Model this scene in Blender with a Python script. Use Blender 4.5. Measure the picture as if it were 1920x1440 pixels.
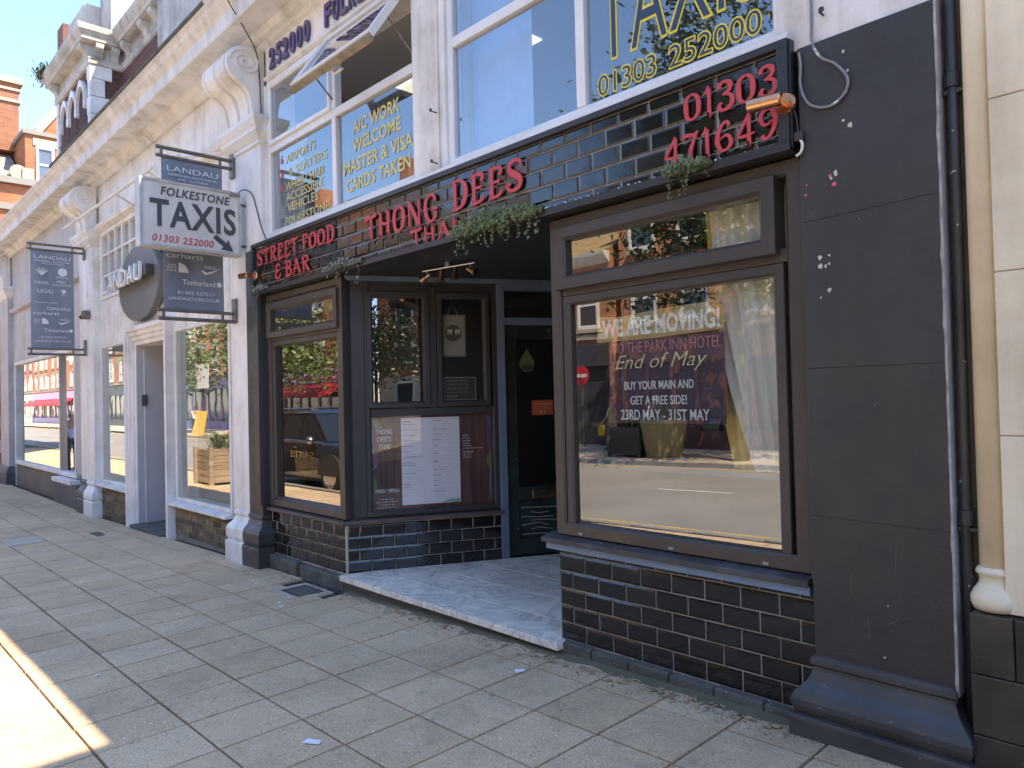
import bpy, bmesh, math, random
from mathutils import Vector, Matrix
random.seed(7)
for o in list(bpy.data.objects): bpy.data.objects.remove(o)
SC = bpy.context.scene
COL = SC.collection
R = math.radians

CAMYAW, CAMPITCH, CAMROLL, CAMF = 0.757434, 0.017889, -0.023754, 1376.05
CAMX, CAMY, CAMZ = 3.1273, -3.3273, 1.4896
EXPO = 2.82
# ------------------------------------------------------------------ camera
def cam_axes(yaw, pitch, roll):
    f = Vector((-math.cos(yaw) * math.cos(pitch), math.sin(yaw) * math.cos(pitch), math.sin(pitch)))
    r = Vector((math.sin(yaw), math.cos(yaw), 0)); u = r.cross(f)
    return r * math.cos(roll) + u * math.sin(roll), -r * math.sin(roll) + u * math.cos(roll), f
cam_d = bpy.data.cameras.new('camera'); cam = bpy.data.objects.new('camera', cam_d); COL.objects.link(cam)
cr, cu, cf = cam_axes(CAMYAW, CAMPITCH, CAMROLL)
m = Matrix((cr, cu, -cf)).transposed().to_4x4(); m.translation = Vector((CAMX, CAMY, CAMZ)); cam.matrix_world = m
cam_d.sensor_width = 36; cam_d.lens = 36 * CAMF / 1920; cam_d.clip_start = .05; cam_d.clip_end = 900
SC.camera = cam
# ------------------------------------------------------------------ sky, sun, exposure
SUN_EL, SUN_AZ = R(57), R(60)                    # azimuth measured from +Y towards +X
to_sun = Vector((math.sin(SUN_AZ) * math.cos(SUN_EL), math.cos(SUN_AZ) * math.cos(SUN_EL), math.sin(SUN_EL)))
W = bpy.data.worlds.new('World'); SC.world = W; W.use_nodes = True
nt = W.node_tree; nt.nodes.clear()
sky = nt.nodes.new('ShaderNodeTexSky'); sky.sky_type = 'NISHITA'; sky.sun_disc = False
sky.sun_elevation = SUN_EL; sky.sun_rotation = SUN_AZ; sky.air_density = 1.0; sky.dust_density = .1; sky.ozone_density = 8.0
bg = nt.nodes.new('ShaderNodeBackground'); bg.inputs[1].default_value = .092
wo = nt.nodes.new('ShaderNodeOutputWorld'); wb = nt.nodes.new('ShaderNodeMix'); wb.data_type = 'RGBA'; wb.blend_type = 'MULTIPLY'; wb.inputs[0].default_value = 1; wb.inputs[7].default_value = (1.15, 1.0, .89, 1)
nt.links.new(sky.outputs[0], wb.inputs[6]); nt.links.new(wb.outputs[2], bg.inputs[0]); nt.links.new(bg.outputs[0], wo.inputs[0])
sl = bpy.data.lights.new('sun', 'SUN'); sl.energy = 2.4; sl.angle = R(.5); sl.color = (1, .83, .60)
so = bpy.data.objects.new('sun', sl); COL.objects.link(so); so.rotation_euler = to_sun.to_track_quat('Z', 'Y').to_euler()
so.location = (10, 6, 20)
vs = SC.view_settings; vs.view_transform = 'Standard'; vs.look = 'None'; vs.gamma = 1; vs.exposure = EXPO; vs.use_curve_mapping = False
cy = SC.cycles; cy.use_denoising = True; cy.max_bounces = 8; cy.transparent_max_bounces = 16; cy.glossy_bounces = 5
cy.diffuse_bounces = 6; cy.sample_clamp_indirect = 10; cy.caustics_reflective = False; cy.caustics_refractive = False

# ------------------------------------------------------------------ materials
def nodes(name):
    m = bpy.data.materials.new(name); m.use_nodes = True; t = m.node_tree; t.nodes.clear()
    return m, t
class NT:
    def __init__(s, t): s.t = t
    def n(s, ty, **kw):
        x = s.t.nodes.new(ty)
        for k, v in kw.items(): setattr(x, k, v)
        return x
    def l(s, a, b): s.t.links.new(a, b)
    def math(s, op, a, b=0.0, clamp=False):
        x = s.n('ShaderNodeMath', operation=op, use_clamp=clamp)
        for i, v in enumerate((a, b)):
            if isinstance(v, (int, float)): x.inputs[i].default_value = v
            else: s.l(v, x.inputs[i])
        return x.outputs[0]
    def pos(s, sc=(1, 1, 1)):
        g = s.n('ShaderNodeNewGeometry'); mp = s.n('ShaderNodeMapping'); mp.inputs['Scale'].default_value = sc
        s.l(g.outputs['Position'], mp.inputs[0]); return mp.outputs[0]
    def noise(s, v, scale, det=5, rough=.55, dist=0):
        x = s.n('ShaderNodeTexNoise'); x.inputs['Scale'].default_value = scale; x.inputs['Detail'].default_value = det
        x.inputs['Roughness'].default_value = rough; x.inputs['Distortion'].default_value = dist; s.l(v, x.inputs['Vector']); return x.outputs[0]
    def ramp(s, v, a, b, ca=0.0, cb=1.0):
        x = s.n('ShaderNodeMapRange'); x.inputs[1].default_value = a; x.inputs[2].default_value = b
        x.inputs[3].default_value = ca; x.inputs[4].default_value = cb; s.l(v, x.inputs[0]); return x.outputs[0]
    def mix(s, f, a, b):
        x = s.n('ShaderNodeMix', data_type='RGBA')
        if isinstance(f, (int, float)): x.inputs[0].default_value = f
        else: s.l(f, x.inputs[0])
        for i, v in ((6, a), (7, b)):
            if isinstance(v, tuple): x.inputs[i].default_value = (*v[:3], 1)
            else: s.l(v, x.inputs[i])
        return x.outputs[2]
    def wallco(s):
        g = s.n('ShaderNodeNewGeometry'); sp = s.n('ShaderNodeSeparateXYZ'); s.l(g.outputs['Position'], sp.inputs[0])
        c = s.n('ShaderNodeCombineXYZ'); s.l(s.math('ADD', sp.outputs[0], sp.outputs[1]), c.inputs[0]); s.l(sp.outputs[2], c.inputs[1])
        return c.outputs[0]
MATS = {}
def M(name, col, rough=.5, col2=None, nscale=3, bump=0, bscale=30, metal=0, spec=.5, rnd=0, speck=None, dirt=None, coat=0, emit=None, brick=None, wave=None, rnoise=0):
    if name in MATS: return MATS[name]
    m, t = nodes(name); T = NT(t)
    out = T.n('ShaderNodeOutputMaterial'); b = T.n('ShaderNodeBsdfPrincipled'); T.l(b.outputs[0], out.inputs[0])
    b.inputs['Roughness'].default_value = rough; b.inputs['Metallic'].default_value = metal
    b.inputs['Specular IOR Level'].default_value = spec; b.inputs['Coat Weight'].default_value = coat
    p = T.pos(); c = None; h = None
    if brick:                                       # far-off brickwork (pieces too small to pick apart)
        bc, mc, bw, bh = brick
        x = T.n('ShaderNodeTexBrick'); T.l(T.wallco(), x.inputs['Vector'])
        x.inputs['Color1'].default_value = (*bc, 1); x.inputs['Color2'].default_value = (*[v * .62 for v in bc], 1); x.inputs['Mortar'].default_value = (*mc, 1)
        x.inputs['Scale'].default_value = 1; x.inputs['Brick Width'].default_value = bw; x.inputs['Row Height'].default_value = bh
        x.inputs['Mortar Size'].default_value = .006; x.inputs['Bias'].default_value = -.2
        c = T.mix(T.ramp(T.noise(p, .9), .35, .7), x.outputs[0], T.mix(.35, x.outputs[0], (.1, .05, .03)))
    if c is None: c = col
    if col2: c = T.mix(T.ramp(T.noise(p, nscale), .36, .66), c, col2)
    if wave:
        w = T.n('ShaderNodeTexNoise'); w.inputs['Scale'].default_value = 1; w.inputs['Detail'].default_value = 5; T.l(T.pos(wave[1]), w.inputs['Vector'])
        c = T.mix(T.ramp(w.outputs[0], .4, .62), c, wave[0])
    if speck:
        for sc, ss, th in speck: c = T.mix(T.ramp(T.noise(p, ss, 2), th, th + .03), c, sc)
    if dirt:
        dc, dt, amt = dirt
        st = T.noise(T.pos((5, 5, .45)), 1.0, 6, .65); bl = T.noise(p, 2.3, 6, .7)
        f = T.math('MULTIPLY', T.ramp(T.math('MULTIPLY', st, bl), .2, .46), amt)
        c = T.mix(f, c, dc)
    if rnd:
        oi = T.n('ShaderNodeObjectInfo'); hs = T.n('ShaderNodeHueSaturation')
        hs.inputs['Hue'].default_value = .5
        T.l(T.ramp(oi.outputs['Random'], 0, 1, 1 - rnd, 1 + rnd), hs.inputs['Value'])
        if isinstance(c, tuple): hs.inputs['Color'].default_value = (*c, 1)
        else: T.l(c, hs.inputs['Color'])
        c = hs.outputs[0]
    if isinstance(c, tuple): b.inputs['Base Color'].default_value = (*c, 1)
    else: T.l(c, b.inputs['Base Color'])
    if rnoise: T.l(T.ramp(T.noise(p, 7, 5), .3, .7, max(.02, rough - rnoise), rough + rnoise), b.inputs['Roughness'])
    if bump:
        bp = T.n('ShaderNodeBump'); bp.inputs['Strength'].default_value = 1; bp.inputs['Distance'].default_value = bump
        T.l(T.noise(p, bscale, 4), bp.inputs['Height']); T.l(bp.outputs[0], b.inputs['Normal'])
    if emit: b.inputs['Emission Color'].default_value = (*emit[0], 1); b.inputs['Emission Strength'].default_value = emit[1]
    MATS[name] = m; return m
def glass(name, tint=(.8, .86, .86), refl=.3, k=1.5, wob=.0006):
    m, t = nodes(name); T = NT(t)
    out = T.n('ShaderNodeOutputMaterial'); tr = T.n('ShaderNodeBsdfTransparent'); tr.inputs[0].default_value = (*tint, 1)
    gl = T.n('ShaderNodeBsdfGlossy'); gl.inputs[0].default_value = (.98, .98, .98, 1); gl.inputs['Roughness'].default_value = .004
    fr = T.n('ShaderNodeFresnel'); fr.inputs[0].default_value = 1.5
    f = T.math('ADD', T.math('MULTIPLY', fr.outputs[0], k), refl, True)
    bp = T.n('ShaderNodeBump'); bp.inputs['Distance'].default_value = wob; T.l(T.noise(T.pos(), 1.6, 2), bp.inputs['Height'])
    T.l(bp.outputs[0], gl.inputs['Normal'])
    ge = T.n('ShaderNodeNewGeometry'); f = T.math('MULTIPLY', f, T.math('SUBTRACT', 1.0, ge.outputs['Backfacing']))
    mx = T.n('ShaderNodeMixShader'); T.l(f, mx.inputs[0]); T.l(tr.outputs[0], mx.inputs[1]); T.l(gl.outputs[0], mx.inputs[2])
    T.l(mx.outputs[0], out.inputs[0]); MATS[name] = m; return m
G_SHOP = glass('shop glass', (.93, .95, .94), refl=.17, k=1.3)
G_UP = glass('upper glass', (.86, .9, .94), refl=.15, k=1.3)
G_CLEAR = glass('store glass', (.92, .96, .94), refl=.2, k=1.4)
BLACK = M('black masonry paint', (.031, .029, .027), .5, (.037, .034, .031), 2.2, bump=.0025, bscale=45, speck=[((.40, .38, .35), 70, .80)], dirt=((.07, .066, .06), 0, .35), rnoise=.14)
BLACKB = M('black plinth paint', (.040, .038, .037), .42, (.062, .059, .055), 4, bump=.003, bscale=35, speck=[((.5, .48, .45), 60, .745)], dirt=((.09, .085, .075), 0, .5), rnoise=.12)
FRAME = M('dark brown frame', (.052, .043, .036), .4, (.06, .051, .043), 2.5, bump=.0003, bscale=90, rnoise=.1)
FRAMEB = M('black frame', (.034, .033, .033), .45, (.042, .041, .040), 3, rnoise=.1)
BLUE = M('blue painted timber', (.13, .18, .265), .5, (.15, .2, .29), 4, dirt=((.03, .04, .05), 0, .4))
BLUEL = M('light blue strip', (.19, .28, .42), .45, (.15, .23, .35), 5)
NAVY = M('navy ceiling paint', (.018, .021, .03), .6, (.023, .026, .034), 2)
TILE = M('black glazed tile', (.0095, .0088, .0092), .06, (.014, .012, .012), 3, coat=.15, rnd=.45, bump=.00035, bscale=16, speck=[((.2, .18, .16), 90, .80)], spec=.65, rnoise=.04)
GROUT = M('grout', (.40, .36, .30), .85, (.19, .165, .13), 6, bump=.001, bscale=120)
WHITE = M('white exterior paint', (.83, .81, .775), .5, (.77, .75, .715), 1.7, dirt=((.38, .34, .28), 0, .75), bump=.0012, bscale=22, rnoise=.08)
CORNW = M('weathered cornice paint', (.76, .755, .75), .6, (.68, .675, .67), 2.5, dirt=((.30, .27, .23), 0, .85), bump=.003, bscale=24)
WHITED = M('weathered white stone', (.60, .57, .52), .75, (.48, .45, .40), 3, dirt=((.16, .14, .11), 0, .9), bump=.004, bscale=26)
UPVC = M('white window frame', (.78, .78, .77), .3, (.72, .72, .71), 2, dirt=((.4, .37, .32), 0, .35))
GREYW = M('grey white render', (.52, .50, .49), .6, (.46, .44, .43), 2, dirt=((.25, .22, .19), 0, .7), bump=.001)
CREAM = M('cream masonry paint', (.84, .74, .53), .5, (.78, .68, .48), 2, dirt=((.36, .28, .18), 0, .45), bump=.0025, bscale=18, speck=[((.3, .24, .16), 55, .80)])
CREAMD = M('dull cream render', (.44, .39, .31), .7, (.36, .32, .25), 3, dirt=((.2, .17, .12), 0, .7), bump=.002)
STONE = M('polished dark stone', (.030, .026, .018), .16, (.055, .047, .032), 5, rnd=.4, bump=.0005, bscale=12, rnoise=.08, speck=[((.12, .1, .07), 45, .72)])
RED = M('red letter face', (.56, .062, .07), .5, (.50, .055, .06), 4)
COPPER = M('copper lamp', (.72, .38, .20), .22, metal=1, rnoise=.08)
BRASS = M('aged brass', (.48, .33, .17), .3, metal=1)
CHROME = M('brushed steel', (.5, .5, .5), .3, metal=1)
STEELG = M('grey bracket metal', (.2, .19, .185), .5, (.14, .12, .1), 15, metal=.5)
IRON = M('black iron pipe', (.022, .021, .021), .4, (.04, .038, .036), 5, speck=[((.5, .48, .44), 30, .72)], bump=.001, rnoise=.1)
CABLEG = M('grey cable', (.22, .22, .23), .5, speck=[((.65, .65, .63), 9, .62)]); CABLEW = M('white cable', (.72, .72, .66), .5); CABLEK = M('dark cable', (.05, .045, .04), .6)
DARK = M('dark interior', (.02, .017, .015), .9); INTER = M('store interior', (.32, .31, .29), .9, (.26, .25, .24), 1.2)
OFFICE = M('office wall', (.30, .33, .38), .9); CEILW = M('suspended ceiling', (.36, .36, .37), .9)
PANEL_E = M('lit ceiling panel', (.9, .85, .6), .5, emit=((1, .87, .55), .22)); TUBE_E = M('lit tube', (.9, .9, .8), .5, emit=((1, .95, .78), .3))
PAPER = M('white paper', (.88, .87, .86), .6, (.84, .83, .82), 2); BLIND = M('pale blue blind', (.50, .60, .78), .7, (.42, .52, .72), 6)
def marble():
    m, t = nodes('worn white marble'); T = NT(t); out = T.n('ShaderNodeOutputMaterial'); b = T.n('ShaderNodeBsdfPrincipled'); T.l(b.outputs[0], out.inputs[0])
    p = T.pos(); n1 = T.noise(p, 2.2, 8, .62, 1.4)
    vein = T.ramp(T.math('ABSOLUTE', T.math('SUBTRACT', n1, .5)), 0, .045, 1, 0)
    c = T.mix(T.ramp(T.noise(p, 1.7, 6, .6, .5), .36, .66), (.90, .80, .66), (.76, .675, .56))
    c = T.mix(T.math('MULTIPLY', vein, .45), c, (.27, .26, .25))
    c = T.mix(T.math('MULTIPLY', T.ramp(T.noise(p, 6.5, 8, .75), .5, .72), .28), c, (.25, .21, .16))
    oi = T.n('ShaderNodeObjectInfo'); hs = T.n('ShaderNodeHueSaturation'); T.l(T.ramp(oi.outputs['Random'], 0, 1, .88, 1.1), hs.inputs['Value']); T.l(c, hs.inputs['Color'])
    T.l(hs.outputs[0], b.inputs['Base Color']); T.l(T.ramp(T.noise(p, 5), .3, .7, .18, .5), b.inputs['Roughness'])
    bp = T.n('ShaderNodeBump'); bp.inputs['Distance'].default_value = .002; T.l(T.noise(p, 20), bp.inputs['Height']); T.l(bp.outputs[0], b.inputs['Normal'])
    return m
MARBLE = marble()
def slabmat(name, c1, c2, k=1.0):
    m, t = nodes(name); T = NT(t); out = T.n('ShaderNodeOutputMaterial'); b = T.n('ShaderNodeBsdfPrincipled'); T.l(b.outputs[0], out.inputs[0])
    p = T.pos(); oi = T.n('ShaderNodeObjectInfo')
    c = T.mix(T.ramp(T.noise(p, 1.1, 6, .65), .34, .68), c1, c2)
    c = T.mix(T.math('MULTIPLY', T.ramp(T.noise(p, 5.5, 6, .7), .45, .75), .35), c, tuple(v * .55 for v in c1))
    for sc, ss, th, a in (((.78, .65, .50), 70, .62, .7), ((.8, .7, .58), 130, .65, .7), ((.16, .125, .09), 62, .64, .6), ((.36, .22, .15), 60, .68, .45), ((.75, .7, .65), 26, .75, .8)):
        c = T.mix(T.math('MULTIPLY', T.ramp(T.noise(p, ss * k, 1.5, .5), th, th + .05), a), c, sc)
    c = T.mix(T.math('MULTIPLY', T.ramp(T.noise(p, 9, 4), .62, .70), .25), c, (.14, .12, .1))
    vo = T.n('ShaderNodeTexVoronoi'); vo.inputs['Scale'].default_value = 3.1; T.l(p, vo.inputs['Vector'])
    c = T.mix(T.math('MULTIPLY', T.ramp(T.math('ADD', vo.outputs['Distance'], T.math('MULTIPLY', T.noise(p, 40, 2), .05)), .085, .105, 1, 0), .5), c, (.12, .095, .07))
    c = T.mix(T.math('MULTIPLY', T.ramp(T.noise(p, .9, 7, .72), .48, .70), .5), c, (.24, .175, .11))
    hs = T.n('ShaderNodeHueSaturation'); T.l(T.ramp(oi.outputs['Random'], 0, 1, .93, 1.06), hs.inputs['Value']); T.l(T.ramp(oi.outputs['Random'], 0, 1, 1.04, .97), hs.inputs['Saturation']); T.l(c, hs.inputs['Color'])
    T.l(hs.outputs[0], b.inputs['Base Color']); b.inputs['Roughness'].default_value = .85
    bp = T.n('ShaderNodeBump'); bp.inputs['Distance'].default_value = .0025; T.l(T.noise(p, 110 * k, 3), bp.inputs['Height']); T.l(bp.outputs[0], b.inputs['Normal'])
    return m
SLAB = slabmat('concrete paving slab', (.63, .46, .275), (.53, .385, .23))
SLABG = slabmat('pale patch slab', (.55, .46, .36), (.46, .39, .305))
JOINT = M('joint dirt', (.014, .012, .008), .95, (.03, .03, .012), 5, bump=.003, bscale=60)
KERB = M('old stone kerb', (.13, .125, .11), .85, (.075, .07, .06), 7, bump=.004, bscale=30, speck=[((.4, .38, .34), 60, .68)], dirt=((.06, .07, .035), 0, .6))
ASPH = M('weathered asphalt', (.26, .245, .225), .85, (.21, .20, .185), .5, bump=.003, bscale=70, speck=[((.3, .28, .26), 90, .64)])
ROADW = M('road paint', (.6, .6, .57), .7, (.45, .45, .42), 3); ROADY = M('yellow road paint', (.6, .42, .06), .7)

# ------------------------------------------------------------------ mesh helpers
def ident(x, y, z): return (x, y, z)
class MB:
    def __init__(s, xf=ident): s.v = []; s.f = []; s.xf = xf
    def pts(s, ps): i = len(s.v); s.v += [s.xf(*p) for p in ps]; return i
    def face(s, ps): i = s.pts(ps); s.f.append(tuple(range(i, i + len(ps))))
    def box(s, x0, x1, y0, y1, z0, z1):
        i = s.pts([(x, y, z) for z in (z0, z1) for y in (y0, y1) for x in (x0, x1)])
        for q in ((0, 2, 3, 1), (4, 5, 7, 6), (0, 1, 5, 4), (2, 6, 7, 3), (0, 4, 6, 2), (1, 3, 7, 5)): s.f.append(tuple(i + k for k in q))
        return s
    def loft(s, rings, cap=True, closed=True):
        n = len(rings[0]); i = s.pts([p for r in rings for p in r])
        for k in range(len(rings) - 1):
            for j in range(n if closed else n - 1):
                a = i + k * n + j; b = i + k * n + (j + 1) % n; s.f.append((a, b, b + n, a + n))
        if cap: s.f.append(tuple(range(i + n - 1, i - 1, -1))); s.f.append(tuple(i + (len(rings) - 1) * n + j for j in range(n)))
        return s
    def prism(s, poly, axis, a, b):
        put = {'x': lambda p, t: (t, p[0], p[1]), 'y': lambda p, t: (p[0], t, p[1]), 'z': lambda p, t: (p[0], p[1], t)}[axis]
        return s.loft([[put(p, a) for p in poly], [put(p, b) for p in poly]])
    def tube(s, ps, r, n=8, cap=True):
        ps = [Vector(p) for p in ps]; rs = r if isinstance(r, (list, tuple)) else [r] * len(ps); rings = []; ref = None
        for k, p in enumerate(ps):
            d = (ps[min(k + 1, len(ps) - 1)] - ps[max(k - 1, 0)]).normalized()
            if ref is None: ref = Vector((0, 0, 1)) if abs(d.z) < .9 else Vector((1, 0, 0))
            a = d.cross(ref).normalized(); b = d.cross(a).normalized(); ref = -b
            rings.append([tuple(p + a * (rs[k] * math.cos(2 * math.pi * j / n)) + b * (rs[k] * math.sin(2 * math.pi * j / n))) for j in range(n)])
        return s.loft(rings, cap)
    def lathe(s, prof, c, n=20, axis='z', a0=0, a1=360):
        rings = []; full = a1 - a0 >= 360
        for r, h in prof:
            ring = []
            for j in range(n if full else n + 1):
                t = R(a0 + (a1 - a0) * j / n); q = (r * math.cos(t), r * math.sin(t))
                ring.append({'z': (c[0] + q[0], c[1] + q[1], c[2] + h), 'x': (c[0] + h, c[1] + q[0], c[2] + q[1]), 'y': (c[0] + q[0], c[1] + h, c[2] + q[1])}[axis])
            rings.append(ring)
        return s.loft(rings, True, True)
    def ball(s, c, r, n=8):
        rx, ry, rz = (r, r, r) if isinstance(r, (int, float)) else r
        return s.loft([[(c[0] + rx * math.sin(math.pi * (k + .02) / (n + .04)) * math.cos(2 * math.pi * j / (2 * n)), c[1] + ry * math.sin(math.pi * (k + .02) / (n + .04)) * math.sin(2 * math.pi * j / (2 * n)), c[2] - rz * math.cos(math.pi * (k + .02) / (n + .04))) for j in range(2 * n)] for k in range(n + 1)])
    def mould(s, x0, x1, y0, y1, prof, left=True, right=True, back=False):
        """stack of rectangles grown by the profile's offsets: prof = [(offset, z), ...]"""
        rings = []
        for o, z in prof:
            a = x0 - (o if left else 0); b = x1 + (o if right else 0); c = y0 - o; d = y1 + (o if back else 0)
            rings.append([(a, c, z), (b, c, z), (b, d, z), (a, d, z)])
        return s.loft(rings)
    def build(s, name, mat, parent=None, bevel=0, smooth=False, at=None, seg=2):
        xs = [p[0] for p in s.v]; ys = [p[1] for p in s.v]; zs = [p[2] for p in s.v]
        if at is None: at = ((min(xs) + max(xs)) / 2, (min(ys) + max(ys)) / 2, min(zs))
        me = bpy.data.meshes.new(name); me.from_pydata([(p[0] - at[0], p[1] - at[1], p[2] - at[2]) for p in s.v], [], s.f); me.validate(); me.update()
        bm = bmesh.new(); bm.from_mesh(me); bmesh.ops.recalc_face_normals(bm, faces=bm.faces); bm.to_mesh(me); bm.free()
        if smooth:
            for q in me.polygons: q.use_smooth = True
        return obj(name, me, mat, parent, at, bevel, seg)
WL = {}
def obj(name, me, mat, parent=None, at=(0, 0, 0), bevel=0, seg=2, rot=None):
    if mat and not me.materials: me.materials.append(mat)
    o = bpy.data.objects.new(name, me); COL.objects.link(o); o.location = at; WL[o.name] = Vector(at)
    if rot: o.rotation_euler = rot
    if parent: link(o, parent)
    if bevel:
        b = o.modifiers.new('bevel', 'BEVEL'); b.width = bevel; b.segments = seg; b.limit_method = 'ANGLE'; b.angle_limit = R(40)
        if seg > 1: b.harden_normals = False
    return o
def link(o, parent):
    o.parent = parent; o.matrix_parent_inverse = Matrix.Translation(-WL[parent.name])
def thing(name, label, cat, loc, group=None):
    o = bpy.data.objects.new(name, None); COL.objects.link(o); o.location = loc; WL[o.name] = Vector(loc); o.empty_display_size = .2
    return tag(o, label, cat, group)
def tag(o, label, cat, group=None, kind=None):
    if label: o['label'] = label
    if cat: o['category'] = cat
    if group: o['group'] = group
    if kind: o['kind'] = kind
    return o
def struct(o, kind='structure'): o['kind'] = kind; return o
def text_mesh(txt, size, xscale=1, shear=0, offset=0, extrude=.001, align='LEFT', spacing=1, line=1):
    cu = bpy.data.curves.new('t', 'FONT'); cu.body = txt; cu.size = size; cu.shear = shear; cu.offset = offset; cu.extrude = extrude; cu.align_x = align
    cu.space_character = spacing; cu.space_line = line; cu.resolution_u = 3
    o = bpy.data.objects.new('t', cu); COL.objects.link(o); dg = bpy.context.evaluated_depsgraph_get(); me = bpy.data.meshes.new_from_object(o.evaluated_get(dg))
    bpy.data.objects.remove(o); bpy.data.curves.remove(cu)
    for v in me.vertices: v.co.x *= xscale
    me.materials.clear(); return me
def text(txt, mat, at, size, ang=0, parent=None, name='lettering', fit=None, height=None, **kw):
    """text standing upright; reads along direction ang (0 = +X, facing -Y). fit = (width, cap height) in metres"""
    me = text_mesh(txt, size, **kw)
    if fit and len(me.vertices):
        xs = [v.co.x for v in me.vertices]; ys = [v.co.y for v in me.vertices]
        w = max(xs) - min(xs); h = max(ys) - min(ys); x0 = min(xs); y0 = min(ys)
        for v in me.vertices: v.co.x = (v.co.x - x0) * fit[0] / w; v.co.y = (v.co.y - y0) * fit[1] / h
    me.name = name
    return obj(name, me, mat, parent, at, rot=(R(90), 0, ang))
def dup(o, parent=None, loc=None, **kw):
    c = o.copy(); COL.objects.link(c); WL[c.name] = WL[o.name].copy()
    if parent: c.parent = parent
    return c
def gz(x, y=0):
    """pavement height: falls to the far end of the street and a little towards the kerb"""
    return -.045 + .02 * (max(x, -10) - 1.5) + .015 * max(y, -4.3)

# ------------------------------------------------------------------ ground, road, pavements
KY = -4.25                                        # kerb line of this pavement
o = MB(); o.box(-260, 160, -160, 180, -1.4, -.9); struct(o.build('ground', ASPH))
xs = [-140, -60, -30, -10, 1.5, 8, 60]
o = MB()
for a, b in zip(xs, xs[1:]):
    o.face([(a, KY, gz(a, -4.3) - .022), (b, KY, gz(b, -4.3) - .022), (b, .3, gz(b, .3) - .022), (a, .3, gz(a, .3) - .022)])
    o.face([(a, KY, gz(a, -4.3) - .3), (b, KY, gz(b, -4.3) - .3), (b, KY, gz(b, -4.3) - .022), (a, KY, gz(a, -4.3) - .022)])
PAVE = struct(o.build('pavement', JOINT, at=(0, 0, 0)))
o = MB(); ROADZ = lambda x: gz(x, -4.3) - .12
for a, b in zip(xs, xs[1:]): o.face([(a, -12.7, ROADZ(a)), (b, -12.7, ROADZ(b)), (b, KY + .02, ROADZ(b)), (a, KY + .02, ROADZ(a))])
ROAD = struct(o.build('road', ASPH, at=(0, 0, 0)))
o = MB()
for i in range(22):
    x = -60 + i * 4.2; o.face([(x, -8.6, ROADZ(x) + .004), (x + 1.6, -8.6, ROADZ(x + 1.6) + .004), (x + 1.6, -8.48, ROADZ(x + 1.6) + .004), (x, -8.48, ROADZ(x) + .004)])
struct(o.build('road_marking', ROADW, ROAD))
o = MB()
for y in (-4.75, -4.95, -12.25, -12.45):
    for a, b in zip(xs, xs[1:]): o.face([(a, y, ROADZ(a) + .004), (b, y, ROADZ(b) + .004), (b, y + .08, ROADZ(b) + .004), (a, y + .08, ROADZ(a) + .004)])
struct(o.build('yellow_line', ROADY, ROAD))
KERBST = M('granite kerb', (.27, .26, .25), .8, (.2, .19, .18), 6, rnd=.15, bump=.002)
for y0, y1 in ((KY - .13, KY + .02), (-12.85, -12.7)):
    k = MB()
    for i in range(62):
        x = -46 + i * .92; z = gz(x, -4.3) if i else gz(x, -4.3)
        k.box(x, x + .91, y0, y1, ROADZ(x) - .1, gz(x, -4.3) - .005)
    struct(k.build('kerb', KERBST, at=(0, y0, 0)))
o = MB()
for a, b in zip(xs, xs[1:]): o.face([(a, -40, gz(a, -4.3) - .01), (b, -40, gz(b, -4.3) - .01), (b, -12.8, gz(b, -4.3) - .01), (a, -12.8, gz(a, -4.3) - .01)])
struct(o.build('far_pavement', SLABG, at=(0, 0, 0)))
# paving slabs of 400 mm, the largest in view as parts, the rest as one mass
PX, PY = .4085, .4165
ylines = [-.315 - PY * k for k in range(10)]      # joints along the street
def slab_me(w, d, name):
    b = MB()
    b.loft([[(-w / 2, -d / 2, -.03), (w / 2, -d / 2, -.03), (w / 2, d / 2, -.03), (-w / 2, d / 2, -.03)],
            [(-w / 2, -d / 2, -.002), (w / 2, -d / 2, -.002), (w / 2, d / 2, -.002), (-w / 2, d / 2, -.002)],
            [(-w / 2 + .0025, -d / 2 + .0025, 0), (w / 2 - .0025, -d / 2 + .0025, 0), (w / 2 - .0025, d / 2 - .0025, 0), (-w / 2 + .0025, d / 2 - .0025, 0)]])
    me = bpy.data.meshes.new(name); me.from_pydata(b.v, [], b.f); me.update(); me.materials.append(SLAB); return me
full = slab_me(PX - .0155, PY - .0135, 'slab'); edge = slab_me(PX - .0155, .23, 'slab_edge')
cand = []
for i in range(-92, 7):
    x = .487 + PX * (i + .5)
    for k in range(-1, 9):
        y = -.315 + .122 if k < 0 else -.315 - PY * (k + .5)
        if k < 0 and (x > -11 and abs(x + 2.75) < .36): continue
        if abs(x + 8.3) < .35 and abs(y + 1.36) < .25: continue
        d = math.hypot(x - CAMX, y - CAMY)
        v = Vector((x - CAMX, y - CAMY, gz(x, y) - CAMZ)); fz = v.dot(cf); u = v.dot(cr) / max(fz, .01) * CAMF; w = -v.dot(cu) / max(fz, .01) * CAMF
        inview = fz > .2 and abs(u) < 1050 and abs(w) < 820
        cand.append((0 if inview else 1, d, x, y, k))
cand.sort()
rest = MB()
tilt = (math.atan(.015), -math.atan(.02))
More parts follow.
